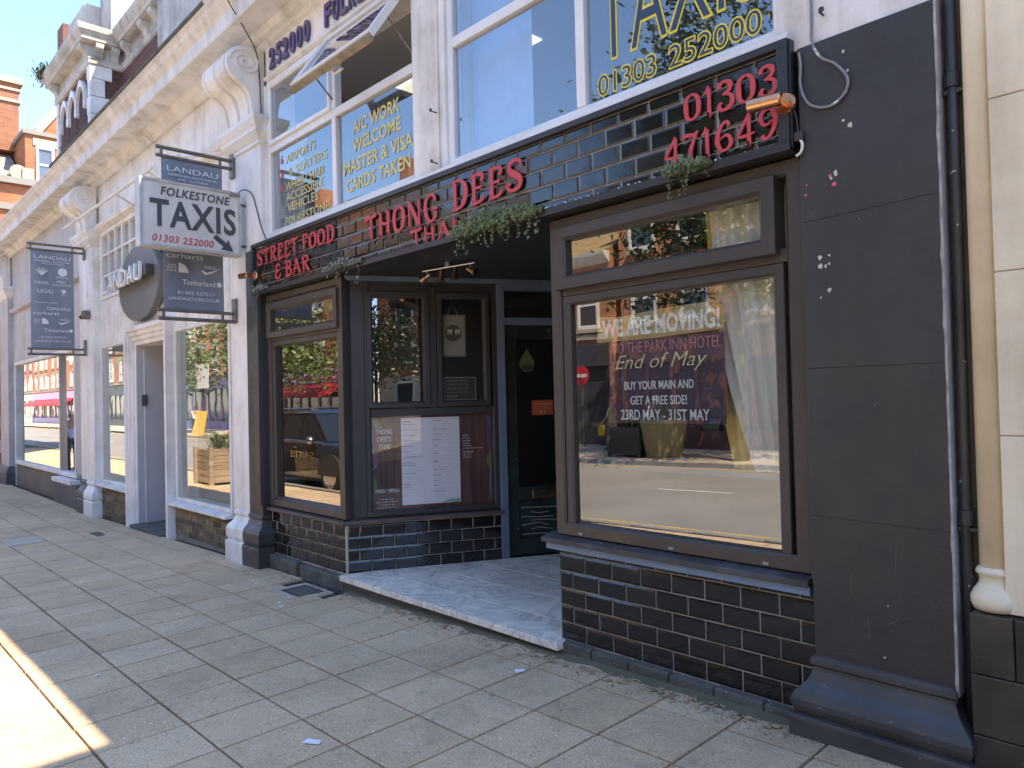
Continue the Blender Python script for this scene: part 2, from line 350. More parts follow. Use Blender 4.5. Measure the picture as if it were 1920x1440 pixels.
for n, (iv, d, x, y, k) in enumerate(cand):
    z = gz(x, y) + random.uniform(-.0016, .0016)
    if n < 298 and iv == 0:
        s = obj('slab', edge if k < 0 else full, SLAB, PAVE, (x + random.uniform(-.0012, .0012), y, z), rot=(tilt[0] + random.gauss(0, .0022), (tilt[1] if x > -10 else 0) + random.gauss(0, .0022), random.gauss(0, .0018)))
    else:
        h = (PX - .009) / 2; g = .118 if k < 0 else (PY - .009) / 2
        rest.face([(x - h, y - g, gz(x - h, y - g)), (x + h, y - g, gz(x + h, y - g)), (x + h, y + g, gz(x + h, y + g)), (x - h, y + g, gz(x - h, y + g))])
struct(rest.build('slab_field', SLAB, PAVE), 'stuff')
# cast iron access cover set in a cement patch, and the small covers further on
def cover(x, y, w, d, label, grate=False):
    z = gz(x, y); t = thing('access_cover', label, 'cover', (x, y, z - .02))
    b = MB(); b.box(x - w / 2 - .09, x + w / 2 + .09, y - d / 2 - .07, y + d / 2 + .05, z - .022, z + .001); b.build('cement_patch', SLABG, t)
    b = MB(); b.box(x - w / 2, x + w / 2, y - d / 2, y + d / 2, z - .02, z + .0035); b.build('lid', KERB, t)
    b = MB()
    for s in (-1, 1): b.box(x + s * w / 2 - .008, x + s * w / 2 + .008, y - d / 2 - .008, y + d / 2 + .008, z - .02, z + .005)
    for s in (-1, 1): b.box(x - w / 2 + .009, x + w / 2 - .009, y + s * d / 2 - .008, y + s * d / 2 + .008, z - .02, z + .0048)
    b.build('rim', IRON, t)
cover(-2.75, -.31, .31, .22, 'small dark iron cover in a cement patch by the tiled corner')
b = MB(); z = gz(-8.3, -1.36); b.box(-8.72, -8.14, -1.58, -1.16, z - .02, z + .002); tag(b.build('access_cover', SLABG), 'pale grey rectangular cover let into the pavement at the far end', 'cover')
b = MB(); z = gz(-8.1, -.55); b.box(-8.28, -7.86, -.62, -.5, z - .01, z + .003); tag(b.build('access_cover', KERB), 'narrow dark cover in the paving before the clothing store door', 'cover')
# leaf litter, grit and paper along the foot of the shopfront
LEAF = M('dry leaf', (.55, .38, .2), .8, (.18, .12, .06), 14, rnd=.3); GRIT = M('grit', (.16, .14, .11), .9, (.3, .28, .24), 40)
lit = MB(); grit = MB()
for i in range(330):
    x = random.choice((random.uniform(-2.3, .1), random.uniform(0, 1.6), random.uniform(-1.8, .5), random.uniform(.3, 1.5))); y = -.13 - abs(random.gauss(0, .055)); z = gz(x, y) + .004 + random.random() * .008
    a = random.random() * 6.28; l = random.uniform(.006, .026); w = l * random.uniform(.2, .55); c, s = math.cos(a), math.sin(a); h = random.uniform(-.006, .008)
    lit.face([(x + c * l, y + s * l, z + h), (x - s * w, y + c * w, z + .004), (x - c * l, y - s * l, z - h * .3), (x + s * w, y - c * w, z + .002)])
for i in range(1500):
    x = random.uniform(-4.2, 2.1); y = -.12 - abs(random.gauss(0, .07)); z = gz(x, y) + .001; r = random.uniform(.0015, .006)
    grit.face([(x - r, y, z), (x, y - r, z), (x + r, y, z + .001), (x, y + r, z + .004)]); grit.face([(x - r, y, z), (x, y, z + r * 1.3), (x + r, y, z)])
tag(struct(lit.build('leaf_litter', LEAF), 'stuff'), 'dry leaf scraps lying along the foot of the tiled shopfront', 'litter')
tag(struct(grit.build('grit', GRIT), 'stuff'), 'loose grit gathered along the wall foot', 'grit')
moss = MB()
MOSS = M('moss and dirt strip', (.15, .12, .08), .95, (.12, .11, .06), 9, bump=.006, bscale=50)
n = 90
for i in range(n):
    x = -2.4 + i * 4.05 / n; x2 = -2.4 + (i + 1) * 4.05 / n
    y = -.10 - .045 * (.5 + .5 * math.sin(i * .7) * math.sin(i * .23)); y2 = -.10 - .045 * (.5 + .5 * math.sin((i + 1) * .7) * math.sin((i + 1) * .23))
    moss.face([(x, y, gz(x, y) + .0015), (x2, y2, gz(x2, y2) + .0015), (x2, -.045, gz(x2, 0) + .008), (x, -.045, gz(x, 0) + .008)])
tag(struct(moss.build('moss', MOSS), 'stuff'), 'strip of moss and dirt between paving and shopfront', 'moss')
def scrap(x, y, w, d, a, label, mat=PAPER):
    b = MB(lambda p, q, r: (x + p * math.cos(a) - q * math.sin(a), y + p * math.sin(a) + q * math.cos(a), gz(x, y) + .003 + r))
    b.loft([[(-w, -d, 0), (w, -d * .8, .002), (w * .9, d, .001), (-w * .8, d, .003)], [(-w, -d, .001), (w, -d * .8, .004), (w * .9, d, .003), (-w * .8, d, .005)]])
    tag(b.build('paper_scrap', mat), label, 'litter')
scrap(-.05, -1.66, .045, .02, .5, 'largest white paper scrap lying alone mid pavement')
scrap(.06, -.42, .03, .02, 1.1, 'white paper scrap below the marble step end')
for i, (x, y, lb) in enumerate(((-2.55, -.62, 'white fleck on the slab beside the iron cover'), (-2.42, -.66, 'white fleck nearest the camera beside the iron cover'), (-3.35, -.45, 'white fleck on the slab before the black pilaster'), (-2.62, -.5, 'white fleck on the cement patch'), (-2.9, -1.28, 'tiny white fleck mid pavement'), (-1.9, -2.1, 'white fleck beside the sunlit patch'))):
    scrap(x, y, .018, .011, i, lb)

# ------------------------------------------------------------------ the restaurant
T, H = .204, .104
REST = thing('restaurant_building', 'black fronted restaurant with glossy tiled base and white upper floor windows', 'building', (-1.2, .1, -.05))
AX, AY = -2.53, 0.0; SD = Vector((.61, 1.25)).normalized(); SN = Vector((SD.y, -SD.x)); SANG = math.atan2(SD.y, SD.x)
def SX(s, d, z): return (AX + SD.x * s - SN.x * d, AY + SD.y * s - SN.y * d, z)     # d > 0 goes into the wall
def tile_me(x0, x1, z0, z1, name='tile'):
    """metro tile, bevelled face; local coordinates: x along wall, -y outwards"""
    b = MB(); e = .0115; w = x1 - x0; h = z1 - z0; e = min(e, w * .3, h * .3)
    b.loft([[(0, 0, 0), (w, 0, 0), (w, 0, h), (0, 0, h)], [(0, -.0012, 0), (w, -.0012, 0), (w, -.0012, h), (0, -.0012, h)], [(e, -.0055, e), (w - e, -.0055, e), (w - e, -.0055, h - e), (e, -.0055, h - e)]])
    me = bpy.data.meshes.new(name); me.from_pydata(b.v, [], b.f); me.update(); me.materials.append(TILE)
    bm = bmesh.new(); bm.from_mesh(me); bmesh.ops.recalc_face_normals(bm, faces=bm.faces); bm.to_mesh(me); bm.free(); return me
TM = {}
def tiles(parent, length, rows, place, ang, first=0.0, mat=None):
    """rows = [(z0, z1, shift)]"""
    for z0, z1, sh in rows:
        x = -sh
        while x < length - .01:
            a = max(0, x) + .0034; b = min(length, x + T) - .0034
            if b - a > .012:
                key = (round(b - a, 3), round(z1 - z0 - .0066, 3))
                if key not in TM: TM[key] = tile_me(0, b - a, 0, z1 - z0 - .0066)
                px, py, pz = place(a, z0 + .0033)
                obj('tile', TM[key], None, parent, (px, py, pz), rot=(random.gauss(0, .005), random.gauss(0, .0016), ang + random.gauss(0, .006)))
            x += T
# stall riser under the big window
b = MB(); b.box(0, 1.62, .004, .3, -.06, .575); SR = b.build('stall_riser', GROUT, REST)
tiles(SR, 1.615, [(k * H, (k + 1) * H, 0 if k % 2 == 0 else .102) for k in range(5)] + [(.52, .572, .102)], lambda a, z: (a, .003, z), 0)
b = MB()
for i in range(6): b.box(.01 + i * .27, .272 + i * .27, -.05, .25, -.13, -.001 - .004 * (i % 2))
b.build('stone_base', KERB, REST, bevel=.008)
# stall riser of the far window and its splayed return
b = MB(); b.box(-3.98, -2.536, .004, .4, -.03, .412); SL = b.build('stall_riser', GROUT, REST)
tiles(SL, 1.44, [(-.012 + k * H, -.012 + (k + 1) * H, (.08, .182, .08, .182)[k]) for k in range(4)], lambda a, z: (-3.975 + a, .003, z), 0)
b = MB(SX); b.box(.006, 1.415, .004, .35, -.03, .418); SP = b.build('stall_riser', GROUT, REST)
tiles(SP, 1.40, [(-.012 + k * H, -.012 + (k + 1) * H, (0, .102, 0, .102)[k]) for k in range(4)], lambda a, z: SX(.01 + a, .003, z), SANG)
b = MB(); b.box(-2.538, -2.524, -.006, .02, -.03, .412); b.build('corner_trim', M('pale tile trim', (.5, .45, .35), .5), REST)
b = MB(); b.box(-4.0, -3.36, -.06, .3, -.26, -.02); b.box(-3.3, -2.5, -.055, .3, -.26, -.035); b.build('kerb_stone', KERB, REST, bevel=.012)
b = MB(); b.box(-2.5, .02, -.05, .3, -.25, -.045); b.build('step_riser', KERB, REST, bevel=.008)
# sills
b = MB(); b.prism([(-.05, .412), (-.05, .44), (.06, .462), (.2, .462), (.2, .412)], 'x', -4.06, -2.5); b.build('sill', M('brown sill', (.075, .058, .05), .5, (.095, .075, .065), 6, dirt=((.16, .13, .1), 0, .5)), REST, bevel=.004)
b = MB(SX); b.prism([(-.045, .418), (-.045, .446), (.06, .462), (.2, .462), (.2, .418)], 'x', -.03, 1.43); b.build('sill', MATS['brown sill'], REST, bevel=.004)
b = MB(); b.prism([(-.075, .592), (-.075, .622), (.02, .642), (.2, .642), (.2, .592)], 'x', -.085, 1.605); b.build('sill', M('weathered dark sill', (.04, .037, .035), .5, (.075, .08, .09), 7, speck=[((.4, .4, .4), 50, .7)]), REST, bevel=.004)
b = MB(); b.box(-.07, 1.6, -.045, .15, .548, .591); b.build('sill_edge', BLUEL, REST, bevel=.003)

def frame_rect(b, x0, x1, z0, z1, w, y0, y1, chamfer=.012):
    """mitred rectangular frame, chamfered towards the glass"""
    def ring(i, y): return [(x0 + i, y, z0 + i), (x1 - i, y, z0 + i), (x1 - i, y, z1 - i), (x0 + i, y, z1 - i)]
    ww = w if isinstance(w, (int, float)) else w
    b.loft([ring(0, y1), ring(0, y0 + .004), ring(.004, y0), ring(ww - chamfer, y0), ring(ww, y0 + chamfer), ring(ww, y1)], cap=False)
    i = len(b.v) - 4; j = i - 20
    for k in range(4): b.f.append((j + k, j + (k + 1) % 4, i + (k + 1) % 4, i + k))
def pane(parent, xf, x0, x1, z0, z1, y, mat, name='pane'):
    b = MB(xf); b.box(x0, x1, y, y + .005, z0, z1); return b.build(name, mat, parent)
# big window
WN = MB(); frame_rect(WN, 0.0, 1.60, .643, 2.575, .075, -.018, .09)
w1 = WN.build('shop_window', FRAME, REST)
b = MB(); b.box(.076, 1.524, .0, .08, 2.10, 2.165); b.build('transom', FRAME, w1, bevel=.004)
b = MB(); frame_rect(b, .078, 1.50, .72 - .06, 2.098, .056, -.002, .07); b.build('glazing_bead', FRAME, w1)
b = MB(); frame_rect(b, .062, 1.485, 2.135, 2.512, .082, -.052, .06, .018); b.build('opening_sash', FRAME, w1)
b = MB(); b.box(.076, 1.524, -.004, .09, 2.513, 2.5745); b.build('head', FRAME, w1)
b = MB(); b.box(1.524, 1.5755, -.006, .085, .7, 2.51); b.build('side_strip', FRAME, w1, bevel=.003)
b = MB(); b.box(1.601, 1.63, -.03, .1, .6, 2.56); b.build('cover_strip', FRAME, w1, bevel=.004)
pane(w1, ident, .13, 1.445, .712, 2.046, .032, G_SHOP); pane(w1, ident, .14, 1.407, 2.212, 2.435, -.005, G_SHOP)
for x in (.18, .82, 1.36):
    b = MB(); b.box(x, x + .03, -.022, -.0185, .655, .668); b.build('drain_cap', M('drain cap', (.3, .3, .3), .5), w1)
# far window and corner post
b = MB(); frame_rect(b, -3.98, -2.5, .463, 2.575, .07, -.018, .09); w2 = b.build('shop_window', FRAME, REST)
b = MB(); frame_rect(b, -3.908, -2.572, .50, 2.105, .055, -.004, .07); b.build('glazing_bead', FRAME, w2)
b = MB(); b.box(-3.909, -2.571, -.01, .08, 2.106, 2.14); b.build('transom', FRAME, w2)
b = MB(); frame_rect(b, -3.93, -2.55, 2.135, 2.485, .072, -.05, .06, .016); b.build('opening_sash', FRAME, w2)
b = MB(); b.box(-3.909, -2.571, -.006, .08, 2.486, 2.5745); b.build('head', FRAME, w2)
pane(w2, ident, -3.86, -2.62, .55, 2.055, .03, G_SHOP); pane(w2, ident, -3.87, -2.615, 2.2, 2.42, -.008, G_SHOP)
b = MB(); b.box(-4.06, -4.045, -.035, -.02, 1.93, 2.31); b.build('chipped_edge', M('bare chipped paint', (.5, .48, .43), .8), w2)
b = MB(SX); b.box(.004, .185, .002, .12, .4632, 2.5748); b.build('corner_post', FRAMEB, REST, bevel=.004)
b = MB(); b.box(-2.566, -2.492, -.026, .03, .4635, 2.5745); b.build('corner_post', FRAME, REST, bevel=.004)
# splayed side window with two casements over a panel
b = MB(SX); frame_rect(b, .186, 1.40, .463, 2.56, .05, .0, .1); w3 = b.build('side_window', FRAMEB, REST)
b = MB(SX); b.box(.237, 1.349, .004, .09, 1.345, 1.415); b.build('transom', FRAMEB, w3, bevel=.003)
b = MB(SX); b.box(.76, .83, -.004, .09, 1.416, 2.509); b.build('mullion', FRAMEB, w3, bevel=.003)
b = MB(SX); b.box(.237, 1.349, .012, .09, 2.43, 2.5095); b.build('head', FRAMEB, w3)
for x0, x1 in ((.205, .765), (.835, 1.33)):
    b = MB(SX); frame_rect(b, x0, x1, 1.418, 2.455, .055, -.022, .06, .014); b.build('casement', FRAMEB, w3)
    pane(w3, SX, x0 + .04, x1 - .04, 1.46, 2.42, .02, G_SHOP)
pane(w3, SX, .23, 1.355, .5, 1.35, .028, glass('panel glass', (.95, .95, .96), refl=.04, k=.9))
# blue door post, head and door
b = MB(SX); b.box(1.402, 1.475, -.02, .1, 0, 2.545); b.build('door_post', BLUE, REST, bevel=.004)
b = MB(SX); b.box(.02, 2.35, -.025, .1, 2.546, 2.59); b.build('head_rail', BLUE, REST, bevel=.003)
b = MB(SX); b.box(1.476, 2.3, -.012, .1, 2.49, 2.5455); b.build('head_rail', BLUE, REST)
b = MB(SX); b.box(1.476, 2.3, -.012, .1, 2.165, 2.235); b.build('door_head', BLUE, REST, bevel=.004)
b = MB(SX); b.box(2.3, 2.38, -.02, .1, 0, 2.545); b.build('door_post', BLUE, REST)
pane(REST, SX, 1.48, 2.3, 2.236, 2.489, .03, G_SHOP, 'fanlight')
DOORM = M('dark mural paint', (.014, .015, .015), .35, (.02, .026, .025), 7, wave=((.022, .042, .038), (4, 4, 9)), speck=[((.10, .18, .2), 6, .72), ((.25, .26, .26), 13, .74)])
b = MB(SX); x0, x1 = 1.482, 2.296
b.box(x0, x0 + .11, .02, .07, .01, 2.16); b.box(x1 - .11, x1, .02, .07, .01, 2.16); b.box(x0 + .11, x1 - .11, .02, .07, 2.03, 2.16); b.box(x0 + .11, x1 - .11, .02, .07, .52, .64); b.box(x0 + .11, x1 - .11, .02, .07, .01, .16); b.box(x0 + .11, x1 - .11, .035, .06, .16, .52)
D = b.build('door', DOORM, REST, bevel=.003)
pane(D, SX, x0 + .11, x1 - .11, .64, 2.03, .045, glass('door glass', (.35, .33, .32), refl=.1, k=1.0))
b = MB(SX); b.box(1.72, 1.95, .012, .022, .535, .605); LB = b.build('letter_box', BRASS, D, bevel=.004)
b = MB(SX); b.box(1.76, 1.91, .008, .0125, .558, .582); b.build('flap', DARK, LB)
for i in range(7):
    b = MB(SX); z = .2 + i * .042; b.tube([(x0 + .13 + .1 * (i % 2), .033, z), (x0 + .3, .031, z + .02 * math.sin(i)), (x0 + .5 - .05 * (i % 3), .033, z - .012)], .006, 5); b.build('painted_stroke', M('grey mural stroke', (.22, .24, .25), .5), D)
# recess: soffit, hidden right cheek, marble floor
b = MB(); e0 = SX(2.5, 0, 0); b.prism([(-2.6, .07), (.0, .07), (-.35, 2.6), (e0[0], 2.6)], 'z', 2.592, 2.70); b.build('recess_ceiling', NAVY, REST)
b = MB(); b.prism([(.02, .1), (-1.15, 2.3), (-1.05, 2.35), (.12, .1)], 'z', -.02, 2.592); b.build('recess_cheek', NAVY, REST)
b = MB(SX); b.box(2.38, 3.2, .0, .1, -.02, 2.592); b.build('recess_cheek', NAVY, REST)
def mar(poly, z=0.0):
    cx = sum(p[0] for p in poly) / len(poly); cyy = sum(p[1] for p in poly) / len(poly); q = [(cx + (x - cx) * .991, cyy + (y - cyy) * .988) for x, y in poly]
    b = MB(); b.prism(q, 'z', z - .045, z); return b.build('marble_slab', MARBLE, FL, bevel=.0025, seg=2)
b = MB(); b.prism([(-2.5, -.04), (.0, -.04), (-.2, 2.4), (-1.4, 2.4)], 'z', -.08, -.0465); FL = b.build('marble_floor', KERB, REST)
def spx(y): return AX + y * SD.x / SD.y + .012
# front nosing slabs, cracked across, then larger slabs behind
mar([(-2.5, -.10), (-1.62, -.105), (-1.42, .12), (-1.24, .215), (spx(.2), .2), (-2.49, .0)])
mar([(-1.62, -.105), (-1.15, -.10), (-1.06, .0), (-.72, .1), (-.66, .235), (-1.24, .215), (-1.42, .12)])
mar([(-1.15, -.10), (-.55, -.10), (-.35, .07), (-.33, .24), (-.66, .235), (-.72, .1), (-1.06, .0)])
mar([(-.55, -.10), (.06, -.105), (.06, -.02), (.0, .0), (-.0, .26), (-.33, .24), (-.35, .07)])
mar([(spx(.2), .2), (-1.3, .212), (-1.28, .60), (spx(.6), .6)]); mar([(-1.3, .212), (-.6, .236), (-.62, .62), (-1.28, .60)]); mar([(-.6, .236), (-.02, .258), (-.22, .64), (-.62, .62)])
mar([(spx(.6), .6), (-1.5, .6), (-1.48, 1.0), (spx(1.0), 1.0)]); mar([(-1.5, .6), (-.85, .61), (-.86, 1.02), (-1.48, 1.0)]); mar([(-.85, .61), (-.25, .64), (-.45, 1.04), (-.86, 1.02)])
mar([(spx(1.0), 1.0), (-1.2, 1.01), (-1.2, 1.6), (spx(1.6), 1.6)]); mar([(-1.2, 1.01), (-.45, 1.04), (-.75, 1.6), (-1.2, 1.6)]); mar([(spx(1.6), 1.6), (-.75, 1.6), (-1.1, 2.3), (spx(2.3), 2.3)])
# painted pier on the near side
b = MB(); b.box(1.632, 2.2, -.08, .5, .235, 3.045); P = b.build('pier', BLACK, REST, bevel=.006)
for z, tl in ((.925, -.012), (1.585, 0), (2.245, .02)):
    b = MB(); b.face([(1.64, -.0812, z), (2.195, -.0812, z + tl), (2.195, -.0812, z + tl + .0025), (1.64, -.0812, z + .004)]); b.build('stone_joint', M('dark joint line', (.021, .02, .019), .9), P)  # thin dark quads laid on the pier face as joint lines
PR = [(0, .30), (.016, .29), (.018, .262), (.004, .252), (.008, .235), (.028, .19), (.055, .16), (.066, .15), (.082, .115), (.082, .09), (.07, .06), (.062, .05), (.086, .045), (.09, .03), (.09, -.2)]
b = MB(); b.mould(1.632, 2.185, -.08, .4, PR, True, True); b.build('pier_base', BLACKB, REST, bevel=.003)
# bare return edge of the pier with its ragged paint line
b = MB(); zz = [.27 + i * .0555 for i in range(51)]
b2 = [(2.2015, -.0835 + .006 * random.random(), z) for z in zz]; b.loft([[(2.2015, -.0795, z), (2.205, -.0795, z), (2.205, .45, z), (2.2015, .45, z)] for z in zz]); b.build('bare_return', M('bare grey render', (.42, .41, .39), .8, (.33, .32, .3), 5, dirt=((.16, .15, .13), 0, .8), bump=.002), REST)
b = MB(); prev = None
for i in range(52):
    z = .27 + i * .0545; w = .003 + .003 * random.random() + (.004 if random.random() < .1 else 0); q = [(2.2 - w, -.0815, z), (2.2052, -.0815, z), (2.2052, -.079, z), (2.2 - w, -.079, z)]
    if prev: b.loft([prev, q])
    prev = q
b.build('chipped_edge', M('bare pale edge', (.44, .42, .39), .8, (.22, .21, .2), 14), REST)
CHIP = M('bare plaster chip', (.62, .58, .48), .9, (.45, .43, .38), 30); PINK = M('pink paint spot', (.7, .12, .2), .6)
def chips(parent, spots, mat):
    for x, z, r in spots:
        b = MB(); n = 7; ps = [(x + r * random.uniform(.35, 1.1) * math.cos(k * 6.283 / n), z + r * random.uniform(.35, 1.25) * math.sin(k * 6.283 / n)) for k in range(n)]
        b.prism(ps, 'y', -.0822, -.079); b.build('paint_chip', mat, parent)
chips(P, [(1.79, 2.44, .014), (1.77, 2.42, .008), (1.75, 1.93, .012), (1.71, 2.08, .012), (1.75, 2.083, .009), (1.71, 2.04, .013), (1.735, 2.038, .012), (1.75, 2.045, .008), (1.71, 1.9, .006), (1.86, 2.63, .012), (1.83, 2.66, .007), (1.85, 2.78, .007), (1.855, 2.87, .008), (1.84, 2.96, .009), (1.95, .58, .004), (1.93, .36, .005)], CHIP)
chips(P, [(1.785, 2.39, .012), (1.765, 2.432, .01), (1.66, 2.415, .006), (1.655, 2.37, .007)], PINK)
for i, (x, z, l, a) in enumerate(((1.98, .72, .14, 1.5), (1.95, .5, .05, .7), (1.73, .33, .06, .2), (2.02, .9, .05, .1), (1.66, 2.3, .07, -.8), (1.8, .6, .1, 1.55), (1.87, .42, .09, 1.6))):
    b = MB(); b.tube([(x, -.0803, z), (x + l * .5 * math.cos(a) + .003, -.0803, z + l * .5 * math.sin(a)), (x + l * math.cos(a), -.0803, z + l * math.sin(a))], .0008, 4); b.build('scratch', M('scratch', (.12, .115, .11), .9), P)
# far pilaster, half black and half white, with moulded base, capital and scroll
b = MB(); b.box(-4.30, -3.99, -.085, .4, .30, 3.06); b.build('pilaster', BLACK, REST, bevel=.005)
b = MB(); b.box(-4.12, -4.0, -.1, -.086, .46, 2.55); b.build('pilaster_strip', FRAMEB, REST, bevel=.003)
PRL = [(o_, z_ + .06 if z_ > .1 else z_) for o_, z_ in PR]; PRL[-1] = (.09, -.3)
b = MB(); b.mould(-4.30, -4.0, -.085, .4, PRL, False, True); b.build('pilaster_base', BLACKB, REST, bevel=.003)
b = MB(); b.box(-4.64, -4.303, -.085, .4, .30, 4.12); b.box(-4.302, -3.92, -.082, .4, 3.062, 4.119); b.build('pilaster', WHITE, REST, bevel=.005)
b = MB(); b.mould(-4.64, -4.302, -.085, .4, PRL, True, False); b.build('pilaster_base', WHITE, REST, bevel=.003)
CAPP = [(0, 4.10), (.02, 4.11), (.02, 4.14), (.035, 4.16), (.06, 4.20), (.075, 4.22), (.075, 4.25), (.09, 4.28), (.11, 4.33), (.11, 4.37), (.06, 4.385)]
b = MB(); b.mould(-4.64, -3.92, -.085, .4, CAPP, True, True); b.build('capital', WHITE, REST, bevel=.003)
def console(xa, xb, zb, parent, y0=-.02, sc=1.0, mat=WHITE):
    """scrolled bracket: S-shaped side outline extruded across, spiral volute on the cheeks, grooves down the front"""
    prof = []
    for k in range(19): t = R(100 - k * 14.5); prof.append((-.30 + .21 * math.cos(t) * -1, .62 + .17 * math.sin(t)))
    top = [(-.08, .82), (-.2, .83)]
    pts = [(0, .83), (-.16, .83), (-.32, .80), (-.42, .73), (-.465, .63), (-.46, .53), (-.42, .45), (-.36, .40), (-.30, .37), (-.25, .33), (-.21, .27), (-.185, .19), (-.17, .10), (-.165, .03), (-.165, 0), (0, 0)]
    pts = [(y0 + p[0] * sc, zb + p[1] * sc) for p in pts]
    fine = []
    n = len(pts)
    for k in range(n - 2):
        if k in (0, 13, 14): fine.append(pts[k]); continue
        p0, p1, p2, p3 = [Vector(pts[max(0, min(n - 1, k + d))]) for d in (-1, 0, 1, 2)]
        for j in range(3):
            t = j / 3; fine.append(tuple(.5 * ((2 * p1) + (p2 - p0) * t + (2 * p0 - 5 * p1 + 4 * p2 - p3) * t * t + (3 * p1 - p0 - 3 * p2 + p3) * t ** 3)))
    fine += pts[-2:]
    w = xb - xa; cuts = [(xa, xa + w * .06, 0), (xa + w * .06, xa + w * .14, -.018), (xa + w * .14, xa + w * .44, 0), (xa + w * .44, xa + w * .56, -.05), (xa + w * .56, xa + w * .86, 0), (xa + w * .86, xa + w * .94, -.018), (xa + w * .94, xb, 0)]
    C = None
    for a, bb, d in cuts:
        q = [(p[0] - (d if p[0] < y0 - .05 else 0), p[1]) for p in fine]
        b = MB(); b.prism(q, 'x', a, bb); o_ = b.build('console' if C is None else 'console_rib', mat, parent if C is None else C, bevel=.004)
        if C is None: C = o_
    for xx, sg in ((xb, 1), (xa, -1)):
        sp = []
        for k in range(60):
            t = k / 59 * 4.6 * math.pi; r = (.155 - .135 * k / 59) * sc; sp.append((xx + sg * .004, y0 - .235 * sc - r * math.cos(t) * 1.25, zb + (.625 * sc) + r * math.sin(t)))
        b = MB(); b.tube(sp, .014 * sc, 6); b.build('volute', mat, C, smooth=True)
    return C
console(-4.60, -3.96, 4.385, REST, -.0, .84)
# upper floor: frames, mid pilaster, fascia board, walls
b = MB(); b.box(-3.925, -3.90, -.03, .3, 3.1, 4.70); b.box(-1.365, -.985, -.035, .3, 3.135, 5.2); b.box(1.54, 2.2, -.06, .3, 3.047, 5.2); b.box(-3.925, 1.54, .12, .3, 2.62, 3.1); b.build('upper_wall', WHITE, REST, bevel=.004)
b = MB(); b.box(-1.30, -1.05, -.05, -.036, 3.14, 5.2); b.build('upper_pilaster', WHITE, REST, bevel=.003)
b = MB(); b.box(-3.9, -1.366, -.012, .3, 4.735, 5.2); b.box(-.984, 1.54, -.012, .3, 4.75, 5.2); b.build('fascia_board', WHITE, REST)
b = MB(); b.prism([(-.0125, 4.74), (-.045, 4.75), (-.045, 4.765), (-.03, 4.775), (-.0125, 4.785)], 'x', -3.9, -1.366); b.build('fascia_moulding', WHITE, REST)
b = MB(); b.prism([(-.10, 3.103), (-.10, 3.13), (-.03, 3.155), (.1, 3.155), (.1, 3.103)], 'x', -4.1, 1.6); b.build('upper_sill', UPVC, REST, bevel=.004)
def upwin(name, x0, x1, z0, z1, mull, trans, parent=REST):
    b = MB(); frame_rect(b, x0, x1, z0, z1, .055, -.012, .07); w = b.build(name, UPVC, parent)
    b = MB(); b.box(x0 + .056, x1 - .056, -.006, .06, trans, trans + .075); b.build('transom', UPVC, w, bevel=.006)
    b = MB(); b.box(mull - .035, mull + .035, -.009, .06, z0 + .056, trans - .001); b.build('mullion', UPVC, w, bevel=.006)
    b = MB(); b.box(mull - .035, mull + .035, -.009, .06, trans + .076, z1 - .056); b.build('mullion', UPVC, w, bevel=.006)
    return w
u1 = upwin('upper_window', -3.9, -1.366, 3.157, 4.73, -2.6, 4.0)
u2 = upwin('upper_window', -.984, 1.54, 3.157, 4.74, .275, 4.01)
for a, c, z0, z1, w in ((-3.85, -2.635, 3.2, 4.0, u1), (-2.565, -1.42, 3.2, 4.0, u1), (-.935, .24, 3.2, 4.01, u2), (.31, 1.49, 3.2, 4.01, u2), (-.935, .24, 4.085, 4.69, u2), (.31, 1.49, 4.085, 4.69, u2)): pane(w, ident, a, c, z0, z1, .025, G_UP)
b = MB(); frame_rect(b, -3.85, -2.63, 4.07, 4.69, .05, -.03, .04); b.build('sash', UPVC, u1); pane(u1, ident, -3.8, -2.68, 4.11, 4.65, .0, G_UP)
# the open top-hung sash
hz, ca, sa = 4.685, math.cos(R(34)), math.sin(R(34))
def OX(x, y, z): dz = hz - z; return (x, -.015 - dz * sa + y * ca, hz - dz * ca - y * sa)
b = MB(OX); frame_rect(b, -2.63, -1.40, 4.055, 4.685, .055, -.045, .012); os_ = b.build('open_sash', UPVC, u1)
pane(os_, OX, -2.585, -1.445, 4.1, 4.64, -.02, G_UP)
b = MB(OX); b.box(-2.62, -1.41, -.03, .03, 4.022, 4.054); b.build('sash_rail', M('dirty sash edge', (.32, .28, .22), .7, (.2, .17, .12), 9), os_)
b = MB(OX); b.tube([(-2.05, .012, 4.07), (-2.05, .06, 4.06), (-2.02, .075, 4.04), (-1.93, .075, 4.05)], .012, 6); b.build('sash_handle', UPVC, os_)
for x in (-2.61, -1.42):
    b = MB(); b.tube([(x, -.0, 4.15), OX(x, .012, 4.3)], .008, 5); b.build('stay', STEELG, os_)
# cornice over the shop
CORN = [(.3, 5.56), (-.47, 5.53), (-.50, 5.50), (-.50, 5.47), (-.475, 5.455), (-.45, 5.41), (-.41, 5.375), (-.385, 5.345), (-.38, 5.22), (-.37, 5.205), (-.13, 5.205), (-.12, 5.17), (-.10, 5.14), (-.06, 5.12), (-.05, 5.09), (-.02, 5.07), (.3, 5.07)]
b = MB(); b.prism(CORN, 'x', -4.295, 4.0); b.build('cornice', CORNW, REST)
